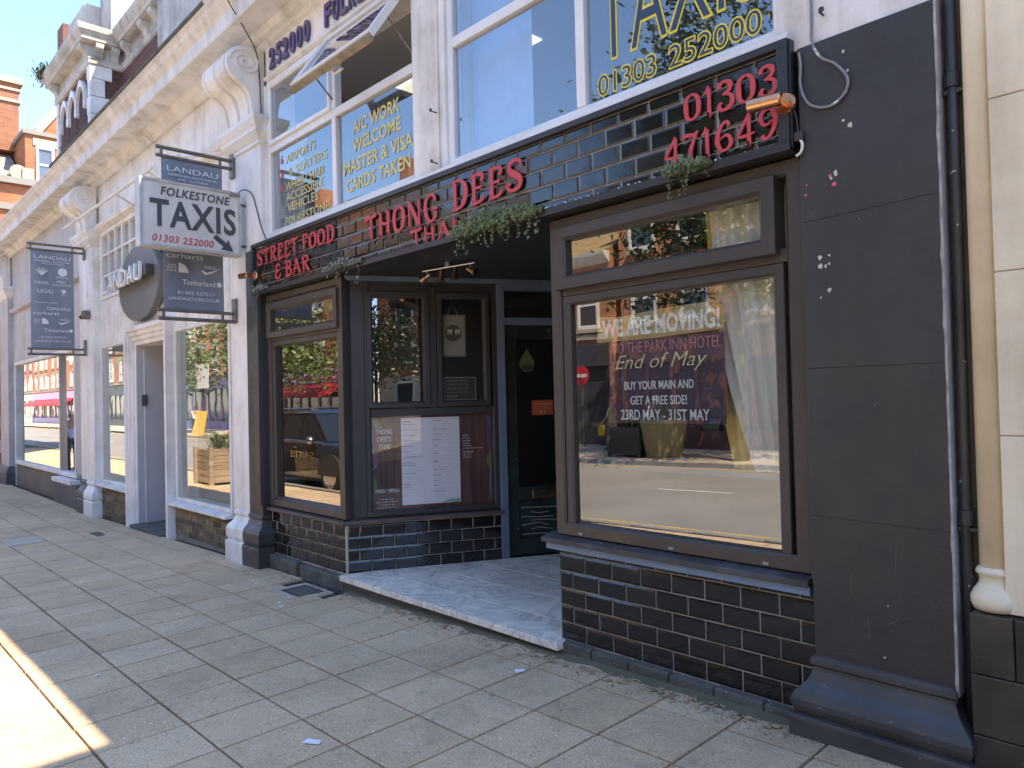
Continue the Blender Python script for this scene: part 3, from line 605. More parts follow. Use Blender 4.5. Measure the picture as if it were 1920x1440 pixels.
# rooms behind the glass
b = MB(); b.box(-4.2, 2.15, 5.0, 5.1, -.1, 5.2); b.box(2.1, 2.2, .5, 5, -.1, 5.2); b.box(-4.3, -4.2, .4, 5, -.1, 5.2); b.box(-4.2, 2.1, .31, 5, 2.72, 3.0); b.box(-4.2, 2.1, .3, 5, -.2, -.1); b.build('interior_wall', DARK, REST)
b = MB(); b.box(-4.19, 2.09, .32, 4.9, 3.01, 3.02); b.box(-4.19, 2.09, 4.85, 4.95, 3.03, 4.8); b.build('office_wall', OFFICE, REST)
b = MB(); b.box(-4.2, 2.1, .302, 4.98, 4.76, 4.82); OC = b.build('office_ceiling', CEILW, REST)
for x0, y0 in ((-2.07, .9), (-3.18, 1.02), (-.3, 3.2), (-1.9, 3.2)):
    b = MB(); b.box(x0, x0 + .6, y0, y0 + .6, 4.745, 4.758); b.build('light_panel', PANEL_E, OC)
b = MB(); b.box(-4.3, 4.0, .3, 7, 5.2, 5.5); b.build('roof', KERB, REST)
for i in range(13):
    x = -.96 + i * .047; b = MB(); a = .35 * (1 if i % 2 else .6); b.face([(x, .22, 3.18), (x + .045, .22 + .03 * a, 3.18), (x + .045, .22 + .03 * a, 4.6), (x, .22, 4.6)])
    s = obj('blind_slat', None, None) if False else b.build('blind_slat', BLIND, REST)
# window lettering upstairs
YEL = M('pale yellow window letter', (.62, .56, .22), .5); YEL2 = M('yellow outline letter', (.75, .62, .05), .5); NVL = M('navy letter', (.03, .05, .10), .4); REDL = M('red window letter', (.6, .05, .04), .5)
for t, x0, x1, z, h in (('A/C WORK', -2.33, -1.63, 3.775, .115), ('WELCOME', -2.34, -1.62, 3.62, .115), ('MASTER & VISA', -2.49, -1.46, 3.45, .12), ('CARDS TAKEN', -2.45, -1.5, 3.29, .115)):
    text(t, YEL, (x0, .022, z), .1, parent=u1, fit=(x1 - x0, h), offset=.002)
for t, x0, x1, z, h in (('AIRPORTS', -3.56, -2.98, 3.83, .085), ('8', -3.5, -3.45, 3.69, .085), ('SEATERS', -3.38, -2.77, 3.69, .085), ('WHEELCHAIR', -3.58, -2.82, 3.56, .085), ('ACCESSIBLE', -3.58, -2.84, 3.455, .085), ('VEHICLES', -3.55, -2.95, 3.35, .085), ('FOLKESTONE', -3.6, -2.75, 3.22, .08)):
    text(t, YEL, (x0, .022, z), .1, parent=u1, fit=(x1 - x0, h))
for z in (3.85, 3.71, 3.57): text('8' if z < 3.8 else '6', REDL, (-3.68, .022, z), .1, parent=u1, fit=(.05, .085))
text('TAXIS', YEL2, (.40, .024, 3.42), .1, parent=u2, fit=(1.02, .50), offset=.002, spacing=1.08); text('TAXIS', NVL, (.408, .0215, 3.434), .1, parent=u2, fit=(1.004, .472), offset=-.0006, spacing=1.08)
for t_, xa, wd in (('01303', .38, .42), ('252000', .875, .545)): text(t_, YEL2, (xa, .024, 3.235), .1, parent=u2, fit=(wd, .135), offset=.0035); text(t_, NVL, (xa + .008, .0215, 3.245), .1, parent=u2, fit=(wd - .016, .115), offset=-.001)
PURP = M('purple raised letter', (.07, .05, .19), .5, (.12, .11, .16), 8)
x = -3.77
for ch in '252000': text(ch, PURP, (x, -.03, 4.815), .2, parent=REST, name='raised_letter', fit=(.105, .205), extrude=.012, offset=.006); x += .142
x = -2.67
for ch in 'FOLKESTONE': text(ch, PURP, (x, -.03, 4.815), .2, parent=REST, name='raised_letter', fit=(.105, .205), extrude=.012, offset=.006); x += .135
for x, z in ((-1.07, 3.57), (-1.07, 3.2), (1.75, 3.16)):
    b = MB(); b.tube([(x, -.05, z), (x, -.10, z), (x + .012, -.115, z + .006)], .005, 5); b.lathe([(.012, 0), (.014, .004), (.012, .008)], (x + .015, -.12, z), 8, 'y'); b.build('wall_hook', CABLEK, REST)

# ------------------------------------------------------------------ tiled shop sign with raised red letters
SG = thing('shop_sign', 'long black tiled fascia sign with red lettering and phone number above the restaurant', 'sign', (-1.25, -.05, 2.55))
b = MB(); b.box(-4.09, 1.59, -.074, .1, 2.592, 3.098); SB = b.build('backing', GROUT, SG)
z0 = 2.989
off = (-3.677 + 4.05) % T
def sh(odd): return T - ((-3.6755 + (0.102 if odd else 0) + 4.05) % T)
tiles(SB, 5.60, [(2.628, 2.677, sh(0)), (2.677, 2.781, sh(1)), (2.781, 2.885, sh(0)), (2.885, 2.989, sh(1)), (2.989, 3.062, sh(0))], lambda a, z: (-4.05 + a, -.075, z), 0)
FRS = M('black sign frame', (.022, .023, .025), .4, (.03, .03, .032), 3, rnoise=.1)
b = MB(); b.prism([(-.115, 3.064), (-.115, 3.1), (.08, 3.101), (.08, 3.064)], 'x', -4.105, 1.602); b.build('frame_rail', FRS, SG, bevel=.003)
b = MB(); b.prism([(-.118, 2.585), (-.118, 2.626), (.08, 2.626), (.08, 2.585)], 'x', -4.105, 1.602); b.build('frame_rail', FRS, SG, bevel=.003)
for x0, x1 in ((-4.105, -4.052), (1.552, 1.602)):
    b = MB(); b.box(x0, x1, -.117, .08, 2.627, 3.0635); b.build('frame_stile', FRS, SG, bevel=.003)
b = MB(); b.box(1.603, 1.612, -.10, .06, 2.6, 3.095); b.build('end_plate', FRS, SG)
# letters: flared strokes
def cat(ps, n=6):
    out = []; N = len(ps)
    for k in range(N - 1):
        p0, p1, p2, p3 = [ps[max(0, min(N - 1, k + d))] for d in (-1, 0, 1, 2)]
        for j in range(n):
            t = j / n; out.append(tuple(.5 * (2 * b_ + (c_ - a_) * t + (2 * a_ - 5 * b_ + 4 * c_ - d_) * t * t + (3 * b_ - a_ - 3 * c_ + d_) * t ** 3) for a_, b_, c_, d_ in zip(p0, p1, p2, p3)))
    out.append(tuple(ps[-1])); return out
def ribbon(b, ps, y, th=.007):
    q = cat(ps); L = []; Rr = []
    for k, (x, z, w) in enumerate(q):
        a = q[max(0, k - 1)]; c = q[min(len(q) - 1, k + 1)]; dx, dz = c[0] - a[0], c[1] - a[1]; l = math.hypot(dx, dz) or 1; nx, nz = -dz / l, dx / l
        L.append((x + nx * w / 2, z + nz * w / 2)); Rr.append((x - nx * w / 2, z - nz * w / 2))
    for k in range(len(q) - 1):
        b.loft([[(L[k][0], y, L[k][1]), (L[k][0], y + th, L[k][1]), (Rr[k][0], y + th, Rr[k][1]), (Rr[k][0], y, Rr[k][1])], [(L[k + 1][0], y, L[k + 1][1]), (L[k + 1][0], y + th, L[k + 1][1]), (Rr[k + 1][0], y + th, Rr[k + 1][1]), (Rr[k + 1][0], y, Rr[k + 1][1])]], cap=k in (0, len(q) - 2))
def stem(x, lean=0, w=.17): return [(x - .02, 0, w * 1.5), (x, .06, w * 1.05), (x + lean * .5, .5, w * .85), (x + lean, .93, w * 1.05), (x + lean + .02, 1, w * 1.45)]
ring = lambda w, h=1, z=0, t=.16: [(w / 2 + .0, z + h - t * .3, t * .6), (w * .16, z + h * .82, t * .95), (w * .1, z + h * .5, t * 1.35), (w * .18, z + h * .17, t), (w * .5, z + t * .3, t * .6), (w * .84, z + h * .2, t), (w * .92, z + h * .5, t * 1.35), (w * .82, z + h * .83, t), (w / 2 - .01, z + h - t * .3, t * .6)]
GL = {
 'S': (.56, [[(.50, .76, .05), (.47, .92, .12), (.3, .98, .11), (.12, .88, .16), (.13, .68, .21), (.31, .52, .23), (.47, .35, .21), (.45, .13, .16), (.28, .03, .11), (.1, .08, .12), (.06, .22, .17), (.16, .27, .08)]]),
 'T': (.62, [stem(.31), [(.01, .76, .05), (.04, .9, .15), (.2, .95, .14), (.42, .92, .13), (.58, .96, .14), (.64, 1.04, .04)]]),
 'R': (.66, [stem(.14), [(.06, .93, .1), (.3, .99, .11), (.5, .87, .17), (.46, .64, .15), (.2, .53, .08)], [(.26, .54, .08), (.4, .34, .15), (.52, .1, .17), (.66, .0, .1)]]),
 'E': (.56, [stem(.15), [(.06, .94, .1), (.28, .98, .11), (.46, .92, .14), (.46, .78, .14), (.38, .76, .06)], [(.16, .5, .09), (.3, .53, .09), (.42, .5, .14)], [(.06, .04, .1), (.3, .03, .1), (.46, .1, .12), (.54, .24, .05)]]),
 'F': (.54, [stem(.15), [(.06, .94, .1), (.28, .98, .11), (.46, .92, .14), (.46, .78, .14), (.38, .76, .06)], [(.16, .5, .09), (.3, .53, .09), (.42, .5, .14)]]),
 'O': (.62, [ring(.6)]), 'D': (.64, [stem(.15), [(.04, .95, .1), (.3, .99, .1), (.53, .8, .17), (.57, .5, .21), (.5, .18, .16), (.28, .02, .1), (.06, .04, .1)]]),
 '&': (.56, [[(.48, .74, .14), (.44, .92, .12), (.27, .97, .11), (.13, .84, .15), (.18, .62, .13), (.38, .53, .07)], [(.38, .53, .07), (.15, .44, .13), (.08, .24, .18), (.2, .05, .13), (.38, .04, .11), (.5, .2, .13), (.5, .36, .05)]]),
 'B': (.6, [stem(.15), [(.04, .95, .1), (.3, .99, .1), (.48, .86, .15), (.42, .62, .14), (.2, .54, .07)], [(.2, .54, .07), (.46, .46, .13), (.54, .25, .19), (.42, .04, .14), (.06, .03, .1)]]),
 'A': (.68, [[(.0, .0, .14), (.1, .1, .09), (.24, .6, .1), (.33, 1.02, .14)], [(.30, 1.02, .1), (.4, .7, .17), (.52, .25, .19), (.66, 0, .2)], [(.06, .3, .05), (.16, .4, .09), (.3, .34, .08), (.46, .38, .08)]]),
 'H': (.72, [stem(.14), stem(.56), [(.04, .5, .05), (.2, .57, .09), (.38, .48, .1), (.58, .54, .08)]]),
 'N': (.72, [stem(.12, 0, .12), stem(.6, 0, .12), [(.04, 1.0, .1), (.16, .9, .15), (.36, .5, .19), (.58, .04, .16)]]),
 'G': (.66, [[(.54, .74, .16), (.5, .92, .12), (.3, .98, .1), (.12, .78, .16), (.1, .46, .2), (.2, .14, .15), (.38, .03, .1), (.54, .14, .13), (.56, .36, .15)], [(.36, .42, .05), (.5, .46, .1), (.66, .42, .06)]]),
 'I': (.3, [stem(.15)]), '0': (.58, [ring(.56)]),
 '1': (.36, [stem(.2), [(.02, .78, .04), (.1, .84, .11), (.2, .98, .14)]]),
 '3': (.58, [[(.1, .78, .17), (.12, .92, .14), (.28, .99, .12), (.46, .88, .19), (.42, .66, .15), (.2, .55, .06)], [(.2, .55, .06), (.44, .5, .13), (.53, .28, .2), (.42, .06, .15), (.2, .02, .12), (.08, .13, .16), (.12, .25, .12), (.2, .26, .05)]]),
 '4': (.6, [stem(.4, .02, .16), [(.42, 1.0, .1), (.26, .72, .12), (.05, .33, .09)], [(.02, .32, .06), (.2, .29, .12), (.4, .3, .1), (.58, .34, .06)]]),
 '7': (.56, [[(.02, .8, .05), (.06, .93, .15), (.24, .93, .14), (.4, .9, .12), (.54, 1.0, .08)], [(.52, .98, .08), (.38, .66, .13), (.27, .35, .19), (.26, .0, .2)]]),
 '6': (.6, [[(.48, .84, .14), (.42, .97, .13), (.28, .95, .12), (.12, .68, .17), (.08, .34, .2), (.18, .08, .15), (.32, .02, .1), (.48, .12, .14), (.53, .3, .17), (.44, .5, .13), (.3, .52, .08), (.18, .42, .05)]]),
 '9': (.6, [[(.12, .16, .15), (.17, .03, .13), (.31, .05, .12), (.47, .32, .17), (.52, .66, .2), (.42, .92, .15), (.28, .98, .1), (.12, .88, .14), (.07, .7, .17), (.16, .5, .13), (.3, .48, .08), (.42, .58, .05)]]),
}
LM = {}
def letter_me(ch, h, xs=1.0):
    key = (ch, round(h, 3), round(xs, 2))
    if key in LM: return LM[key]
    b = MB()
    for k, st in enumerate(GL[ch][1]): ribbon(b, [(x * h * xs, z * h, w * .84 * h * (.5 + .5 * xs)) for x, z, w in st], -.0003 * k, .008)
    me = bpy.data.meshes.new('letter'); me.from_pydata(b.v, [], b.f); me.update()
    bm = bmesh.new(); bm.from_mesh(me); bmesh.ops.recalc_face_normals(bm, faces=bm.faces); bm.to_mesh(me); bm.free(); me.materials.append(RED); LM[key] = me; return me
def word(s, x0, x1, z, h, tilt=0):
    adv = [(.3 if c == ' ' else GL[c][0] + .10) for c in s]; tot = sum(adv) - .1; xs = (x1 - x0) / (tot * h); x = x0
    for c, a in zip(s, adv):
        if c != ' ': obj('letter', letter_me(c, h, xs), None, SG, (x, -.101, z + tilt * (x - x0) + random.uniform(-.003, .003)), rot=(0, random.gauss(0, .01), 0))
        x += a * h * xs
word('STREET FOOD', -3.99, -2.47, 2.872, .145); word('& BAR', -3.60, -2.91, 2.685, .14)
word('THONG', -1.97, -1.02, 2.772, .20); word('DEES', -.86, -.145, 2.80, .20); word('THAI', -1.35, -.80, 2.632, .118)
word('01303', 1.045, 1.545, 2.868, .142); word('471649', .915, 1.545, 2.668, .142)
# lamps
def wall_light(x, y, z, out, label):
    t = thing('wall_light', label, 'lamp', (x, y, z), 'cylinder wall lights')
    b = MB(); b.lathe([(.0, 0), (.046, 0), (.05, .006), (.05, .02), (.044, .028), (0, .028)], (x - .0, y + .03 * 0, z), 20, 'y'); b.build('back_plate', COPPER, t)
    b = MB(); d = out; b.tube([(x, y, z), (x, y - .05, z)], .012, 8); b.build('arm', COPPER, t)
    b = MB(); c0 = Vector((x + .02, y - .065, z - .002)); dv = Vector((-1, -.15, .02)).normalized()
    ps = [c0, c0 + dv * .006, c0 + dv * .012, c0 + dv * .15, c0 + dv * .1505]; b.tube([tuple(p) for p in ps], [.026, .030, .031, .031, .027], 18); b.build('lamp_body', COPPER, t, smooth=False)
    b = MB(); c1 = c0 + dv * .1506; b.tube([tuple(c1), tuple(c1 + dv * .003)], .026, 14); b.build('lens', M('lamp lens', (.3, .3, .28), .2), t)
wall_light(1.585, -.119, 2.80, 1, 'copper cylinder wall light at the phone number end of the sign')
wall_light(-4.02, -.12, 2.78, 1, 'copper cylinder wall light at the street food end of the sign')
t = thing('spotlight_bar', 'bar of four brass spotlights under the dark recess ceiling', 'lamp', (-1.5, .38, 2.6))
pa, pb = Vector((-1.80, .34, 2.555)), Vector((-1.24, .43, 2.555)); b = MB(); b.tube([tuple(pa), tuple(pb)], .007, 8); b.build('bar', CHROME, t)
b = MB(); mid = (pa + pb) / 2; b.tube([(mid.x, mid.y, 2.555), (mid.x, mid.y, 2.592)], .03, 12); b.build('mount', CHROME, t)
for k, (f, dv) in enumerate(((.08, (-.6, -.35, -.45)), (.36, (-.05, -.1, -1)), (.63, (.1, -.15, -1)), (.92, (.75, .1, -.35)))):
    p = pa.lerp(pb, f); d = Vector(dv).normalized(); b = MB(); b.tube([tuple(p), (p.x, p.y, p.z - .045)], .006, 6); s = b.build('stem', CHROME, t)
    c = Vector((p.x, p.y, p.z - .05)); b = MB(); q = [c - d * .035, c - d * .03, c + d * .015, c + d * .02, c + d * .06, c + d * .061]; b.tube([tuple(v) for v in q], [.012, .019, .021, .027, .034, .028], 14); b.build('spot_head', BRASS, t)
# ivy trailing over the bottom edge of the sign
IVY = M('ivy leaf', (.09, .13, .055), .5, (.17, .21, .10), 18, spec=.4); IVYG = M('grey ivy leaf', (.14, .16, .12), .6, (.25, .27, .22), 25); STEMM = M('ivy stem', (.10, .085, .05), .8)
def ivy(x0, x1, n, drop, label, mat=IVY, trails=4, lift=.06):
    t = thing('ivy', label, 'plant', ((x0 + x1) / 2, -.12, 2.62), 'plants trailing from the sign'); b = MB()
    def leaf(x, y, z, r):
        a = random.random() * 6.28; n_ = Vector((random.gauss(0, .5), -1, random.gauss(.25, .5))).normalized(); u = n_.cross(Vector((0, 0, 1))).normalized(); v = u.cross(n_)
        sh_ = [(0, -.5), (.45, -.45), (.75, .0), (.38, .18), (.3, .55), (0, 1.0), (-.3, .55), (-.38, .18), (-.75, 0), (-.45, -.45)]
        p0 = Vector((x, y, z)); ca_, sa_ = math.cos(a), math.sin(a)
        b.face([tuple(p0 + u * (r * (px * ca_ - py * sa_)) + v * (r * (px * sa_ + py * ca_)) - n_ * (.3 * r * abs(px))) for px, py in sh_])
    w = x1 - x0
    for i in range(n):
        f = random.random(); x = x0 + w * f; den = math.sin(math.pi * min(.98, max(.02, f))) ** .6
        z = 2.625 + random.uniform(-.55, 1) * lift * den * random.random() ** .5; y = -.12 - random.random() * .07 * den - .004
        leaf(x, y, z, random.uniform(.010, .025))
    st = MB()
    for k in range(trails):
        x = x0 + w * (k + random.uniform(.2, .8)) / trails; l = drop * random.uniform(.45, 1); ps = [(x, -.10, 2.64), (x + random.gauss(0, .01), -.125, 2.63)]; q = Vector(ps[-1])
        for j in range(int(l / .022)): q = q + Vector((random.gauss(0, .008), random.gauss(-.001, .004), -.022)); ps.append(tuple(q)); [leaf(q.x + random.gauss(0, .014), q.y + random.gauss(0, .01), q.z, random.uniform(.008, .02)) for _ in range(random.choice((1, 2, 3)))]
        st.tube(ps, .0022, 4)
    st.tube([(x0 + w * k / 8, -.119, 2.632 + .008 * math.sin(k * 2)) for k in range(9)], .003, 4)
    struct(b.build('leaves', mat, t), 'stuff'); st.build('stems', STEMM, t)
ivy(-.84, .04, 1500, .17, 'largest green ivy clump hanging from the sign above the doorway', trails=11, lift=.10)
ivy(.93, 1.2, 300, .15, 'small green ivy sprig hanging below the phone number', trails=3, lift=.06)
ivy(-2.62, -2.0, 300, .2, 'grey green ivy hanging from the sign above the splayed corner', IVYG, trails=4, lift=.055)
ivy(-4.03, -3.7, 70, .08, 'sparse dry sprig at the street food end of the sign', IVYG, trails=2, lift=.05)
b = MB()
for i in range(46):
    x = random.choice((random.uniform(-.05, 1.35), random.uniform(-.1, .5), random.uniform(.6, 1.4))); b.ball((x, -.113, 2.629 + random.random() * .006), random.uniform(.0022, .005), 3)
tag(struct(b.build('petals', PAPER), 'stuff'), 'tiny white flecks lying on the lower frame of the tiled sign', 'petals')
# cables on the pier
def cable(pts, r, mat, label, name='cable'):
    b = MB(); q = cat([(p[0], p[1], p[2]) for p in pts], 7); b.tube(q, r, 7); return tag(b.build(name, mat, smooth=True), label, 'cable')
cable([(1.705, -.068, 5.0), (1.70, -.068, 3.3), (1.70, -.074, 3.07), (1.745, -.09, 2.965), (1.81, -.092, 2.91), (1.86, -.092, 2.83), (1.84, -.092, 2.765), (1.77, -.092, 2.735), (1.69, -.092, 2.77), (1.652, -.092, 2.86), (1.655, -.092, 2.96), (1.645, -.085, 3.02)], .0065, CABLEG, 'grey cable looping down onto the black pier beside the sign')
cable([(1.60, -.09, 2.79), (1.622, -.09, 2.75), (1.632, -.092, 2.68), (1.632, -.092, 2.63)], .004, CABLEK, 'thin dark flex running down from the copper wall light')
cable([(1.636, -.095, 2.635), (1.655, -.1, 2.60), (1.648, -.1, 2.565), (1.622, -.09, 2.555)], .0065, CABLEW, 'short white flex curling under the end of the sign')
b = MB(); b.box(1.618, 1.66, -.105, -.0815, 2.618, 2.66); tag(b.build('junction_box', BLACK, bevel=.003), 'small black junction box on the pier below the copper light', 'junction box')
# menu panel
t = thing('menu_board', 'menu board with white price sheet between dark wood panels in the splayed window', 'menu', SX(.78, .04, .5))
b = MB(SX); b.box(.205, 1.345, .045, .055, .50, 1.345); WOODD = M('dark printed wood', (.085, .042, .034), .5, (.055, .028, .024), 3, wave=((.14, .07, .055), (26, 26, 1.6)))
b.build('panel', WOODD, t)
b = MB(SX); b.box(.50, 1.035, .038, .044, .545, 1.325); b.build('sheet', PAPER, t)
TXT = M('menu grey ink', (.25, .25, .27), .7); TXR = M('menu red ink', (.55, .06, .05), .7); TXW = M('menu white ink', (.75, .75, .75), .7)
def stext(tx, mat, s, z, w, h, d=.0365, par=t, **kw): return text(tx, mat, SX(s, d, z), .1, SANG, par, fit=(w, h), **kw)
stext('THONG', TXW, .275, 1.185, .145, .045, .043); stext("DEE'S", TXW, .285, 1.12, .125, .045, .043); stext('THAI', TXW, .295, 1.055, .105, .045, .043); stext('MAIN  MENU', TXW, .265, .665, .205, .034, .043)
for k, w in enumerate((.13, .19, .14, .17)): stext(('27 Sandgate Road', 'Folkestone, Kent CT20 1HG', 'Tel: 01303 471 649', 'thongdeesthai.co.uk')[k], TXW, .36 - w / 2, .60 - k * .024, w, .013, .043)
L1 = [('STARTERS', 1), ('PRAWN CRACKERS', 0), ('', 0), ('TEMPURA VEGETABLES', 0), ('', 0), ('SATAY CHICKEN', 0), ('', 0), ('SPRING ROLLS', 0), ('', 0), ('FISH CAKES', 0), ('', 0), ('DIM SUM', 0), ('', 0), ('SALT AND PEPPER SQUID', 0), ('', 0), ('TOM YUM SOUP', 0), ('DUCK PANCAKES', 0), ('', 0), ('', 0), ('MIXED PLATTER', 0), ('', 0), ('', 0), ('', 0), ('SALADS', 1), ('SOM TAM', 0), ('', 0), ('', 0), ('LARB', 0), ('', 0)]
L2 = [('STIR FRY', 1), ('', 0), ('', 0), ('SWEET AND SOUR', 0), ('', 0), ('HOLY BASIL', 0), ('', 0), ('CASHEW NUT', 0), ('', 0), ('GINGER', 0), ('', 0), ('', 0), ('GARLIC', 0), ('', 0), ('', 0), ('CURRY', 1), ('', 0), ('', 0), ('GREEN CURRY', 0), ('', 0), ('RED CURRY', 0), ('', 0), ('MASSAMAN', 0), ('', 0), ('PANANG', 0), ('', 0), ('JUNGLE CURRY', 0), ('', 0), ('', 0)]
for LL, s0 in ((L1, .515), (L2, .785)):
    for k, (tx, r) in enumerate(LL):
        z = 1.285 - k * .0245
        if tx: stext(tx, TXR if r else TXT, s0, z, .0085 * len(tx) * (1.15 if r else 1), .0125 if r else .0095)
        elif k < 27:
            b = MB(SX); b.box(s0, s0 + .17, .0365, .0378, z + .003, z + .005); b.build('rule_line', M('faint rule', (.55, .55, .58), .7), t)
for k in range(9):
    tx, w = (('RICE', .05), ('JASMINE', .07), ('EGG FRIED', .075), ('COCONUT', .06), ('STICKY RICE', .08), ('ALL DISHES CONTAIN ALLERGENS', .19), ('NOODLES', .1), ('PAD THAI', .08), ('PAD SEE EW', .08))[k]
    stext(tx, TXW, 1.065, 1.14 - k * .023 - (.015 if k > 5 else 0), w, .017 if k in (0, 6) else .01, .043)
for k, (col, pts) in enumerate((((.10, .07, .16), [(.215, 1.30, .02), (.23, 1.18, .045), (.225, 1.08, .03)]), ((.16, .26, .09), [(.26, 1.335, .03), (.285, 1.27, .05), (.33, 1.24, .02)]), ((.13, .06, .16), [(.215, 1.06, .04), (.25, .97, .06), (.225, .88, .04)]), ((.30, .24, .34), [(.25, .96, .02), (.265, .91, .022), (.22, .86, .02)]), ((.13, .22, .08), [(.215, .84, .03), (.25, .76, .05), (.265, .69, .01)]), ((.13, .22, .32), [(.215, .80, .012), (.24, .68, .016), (.22, .56, .03)]), ((.4, .33, .2), [(.225, 1.02, .02), (.23, .95, .03), (.222, .9, .01)]), ((.10, .12, .2), [(1.30, 1.33, .05), (1.32, 1.24, .04), (1.3, 1.18, .01)]), ((.13, .07, .15), [(1.31, 1.22, .03), (1.325, 1.1, .05), (1.31, 1.0, .02)]), ((.14, .2, .07), [(1.335, 1.0, .01), (1.31, .92, .05), (1.32, .85, .02)]), ((.2, .22, .28), [(1.33, .86, .012), (1.32, .7, .015), (1.33, .56, .01)]))):
    b = MB(SX); ribbon(b, pts, .0415 + .0002 * k, .002); b.build('printed_swirl', M('swirl %d' % k, col, .6), t)
b = MB(SX); ribbon(b, [(.87, .553, .01), (.95, .565, .03), (1.03, .56, .04)], .0362, .001); b.build('printed_swirl', M('mint print', (.25, .55, .42), .6), t)
# signs hung in the side casement, door stickers
t = thing('hanging_sign', 'white framed oval hygiene style sign hanging by string in the side window', 'sign', SX(1.0, .06, 1.9))
b = MB(SX); b.box(.905, 1.105, .05, .06, 1.89, 2.25); b.build('board', M('cream card', (.5, .49, .43), .6), t, bevel=.003)
b = MB(SX); b.box(.89, 1.12, .0605, .066, 1.875, 2.262); b.build('sleeve', M('clear sleeve', (.35, .34, .31), .3), t)
b = MB(SX); b.lathe([(0, -.002), (.078, -.002), (.078, .003), (0, .003)], (1.0, .048, 2.09), 28, 'y'); ov = b.build('oval', M('olive print', (.10, .105, .065), .6), t)
for s in (.965, 1.04):
    b = MB(SX); b.box(s - .025, s + .025, .0435, .045, 2.095, 2.125); b.box(s - .02, s - .008, .0435, .045, 2.075, 2.0945); b.box(s + .008, s + .02, .0435, .045, 2.075, 2.0945); b.build('emblem', PAPER, t)
b = MB(SX); b.tube([(.95, .052, 2.25), (.99, .052, 2.38), (1.05, .052, 2.25)], .0015, 4); b.build('string', PAPER, t)
t = thing('window_notice', 'small dark notice with white border and lines of writing in the side window', 'notice', SX(1.05, .05, 1.48))
b = MB(SX); b.box(.895, 1.2, .03, .034, 1.475, 1.685); b.build('card', M('white card', (.42, .42, .40), .6), t); b = MB(SX); b.box(.903, 1.192, .0285, .0298, 1.483, 1.677); b.build('print', M('dark green print', (.03, .04, .032), .5), t)
for k, tx in enumerate(('Welcome to our', 'kitchen please ring', 'the bell and wait', 'thank you for your', 'custom')): stext(tx, M('notice ink', (.4, .4, .38), .6), .925, 1.645 - k * .036, .2 if k < 4 else .1, .018, .0275, t)
b = MB(SX); b.box(1.745, 1.955, .036, .04, 1.315, 1.455)
t = thing('door_notice', 'orange closed notice stuck to the dark door', 'notice', SX(1.85, .04, 1.31)); b.build('card', M('orange card', (.42, .09, .03), .6), t)
stext("We're closed", M('notice white', (.5, .4, .36), .6), 1.765, 1.41, .17, .024, .0345, t); stext('see you again soon', MATS['notice white'], 1.79, 1.385, .12, .010, .0345, t)
for s in (1.83, 1.87):
    b = MB(SX); b.lathe([(0, 0), (.011, 0), (.011, .001), (0, .001)], (s, .0345, 1.345), 12, 'y'); b.build('symbol', MATS['notice white'], t)
t = thing('door_sticker', 'green drop shaped sticker on the dark door glass', 'sticker', SX(1.7, .04, 1.73))
b = MB(SX); ps = [(1.705 + .075 * math.sin(a) * (1 - .0 * a), 1.80 - .075 * math.cos(a)) for a in [R(-120 + k * 20) for k in range(13)]] + [(1.705, 1.945)]; b.prism(ps, 'y', .037, .041); b.build('drop', M('lime print', (.10, .15, .04), .6), t)
b = MB(SX); ps = [(1.705 + .06 * math.sin(a), 1.795 - .06 * math.cos(a)) for a in [R(-90 + k * 20) for k in range(10)]]; b.prism(ps, 'y', .0362, .0368); b.build('drop_base', M('teal print', (.02, .05, .04), .6), t)
# moving poster inside the big window
t = thing('window_poster', 'purple poster about moving with white and gold writing inside the big window', 'poster', (.75, .06, 1.33))
b = MB(); b.box(.385, 1.145, .055, .058, 1.325, 1.80); b.build('sheet', M('purple print', (.055, .025, .05), .6, (.03, .02, .045), 8, speck=[((.20, .06, .05), 12, .60), ((.07, .09, .16), 16, .64), ((.22, .16, .06), 22, .7)]), t)
b = MB(); ps = [(.30, 1.80), (.32, 1.955), (.45, 1.94), (.8, 1.96), (1.10, 1.965), (1.15, 1.94), (1.16, 1.85), (1.13, 1.815), (.7, 1.80)]; b.prism(ps, 'y', .05, .0535); b.build('brush_stroke', M('gold print', (.38, .29, .09), .5, (.46, .38, .18), 6), t)
PW = M('poster white', (.88, .87, .85), .6); PG = M('poster gold', (.8, .72, .4), .5); PK = M('poster pink', (.5, .2, .24), .6)
def ptext(tx, mat, x0, x1, z, h, **kw): text(tx, mat, (x0, .049, z), .1, 0, t, fit=(x1 - x0, h), **kw)
ptext('WE ARE MOVING!', PW, .345, 1.125, 1.825, .105, offset=.003); ptext('TO THE PARK INN HOTEL', PK, .42, 1.13, 1.725, .062)
ptext('End of May', PG, .44, 1.045, 1.61, .105, shear=.35, offset=-.001); ptext('BUY YOUR MAIN AND', PW, .50, .96, 1.515, .048, offset=.001); ptext('GET A FREE SIDE!', PW, .54, .915, 1.43, .05, offset=.001); ptext('23RD MAY - 31ST MAY', PW, .47, 1.05, 1.343, .06, offset=.001)
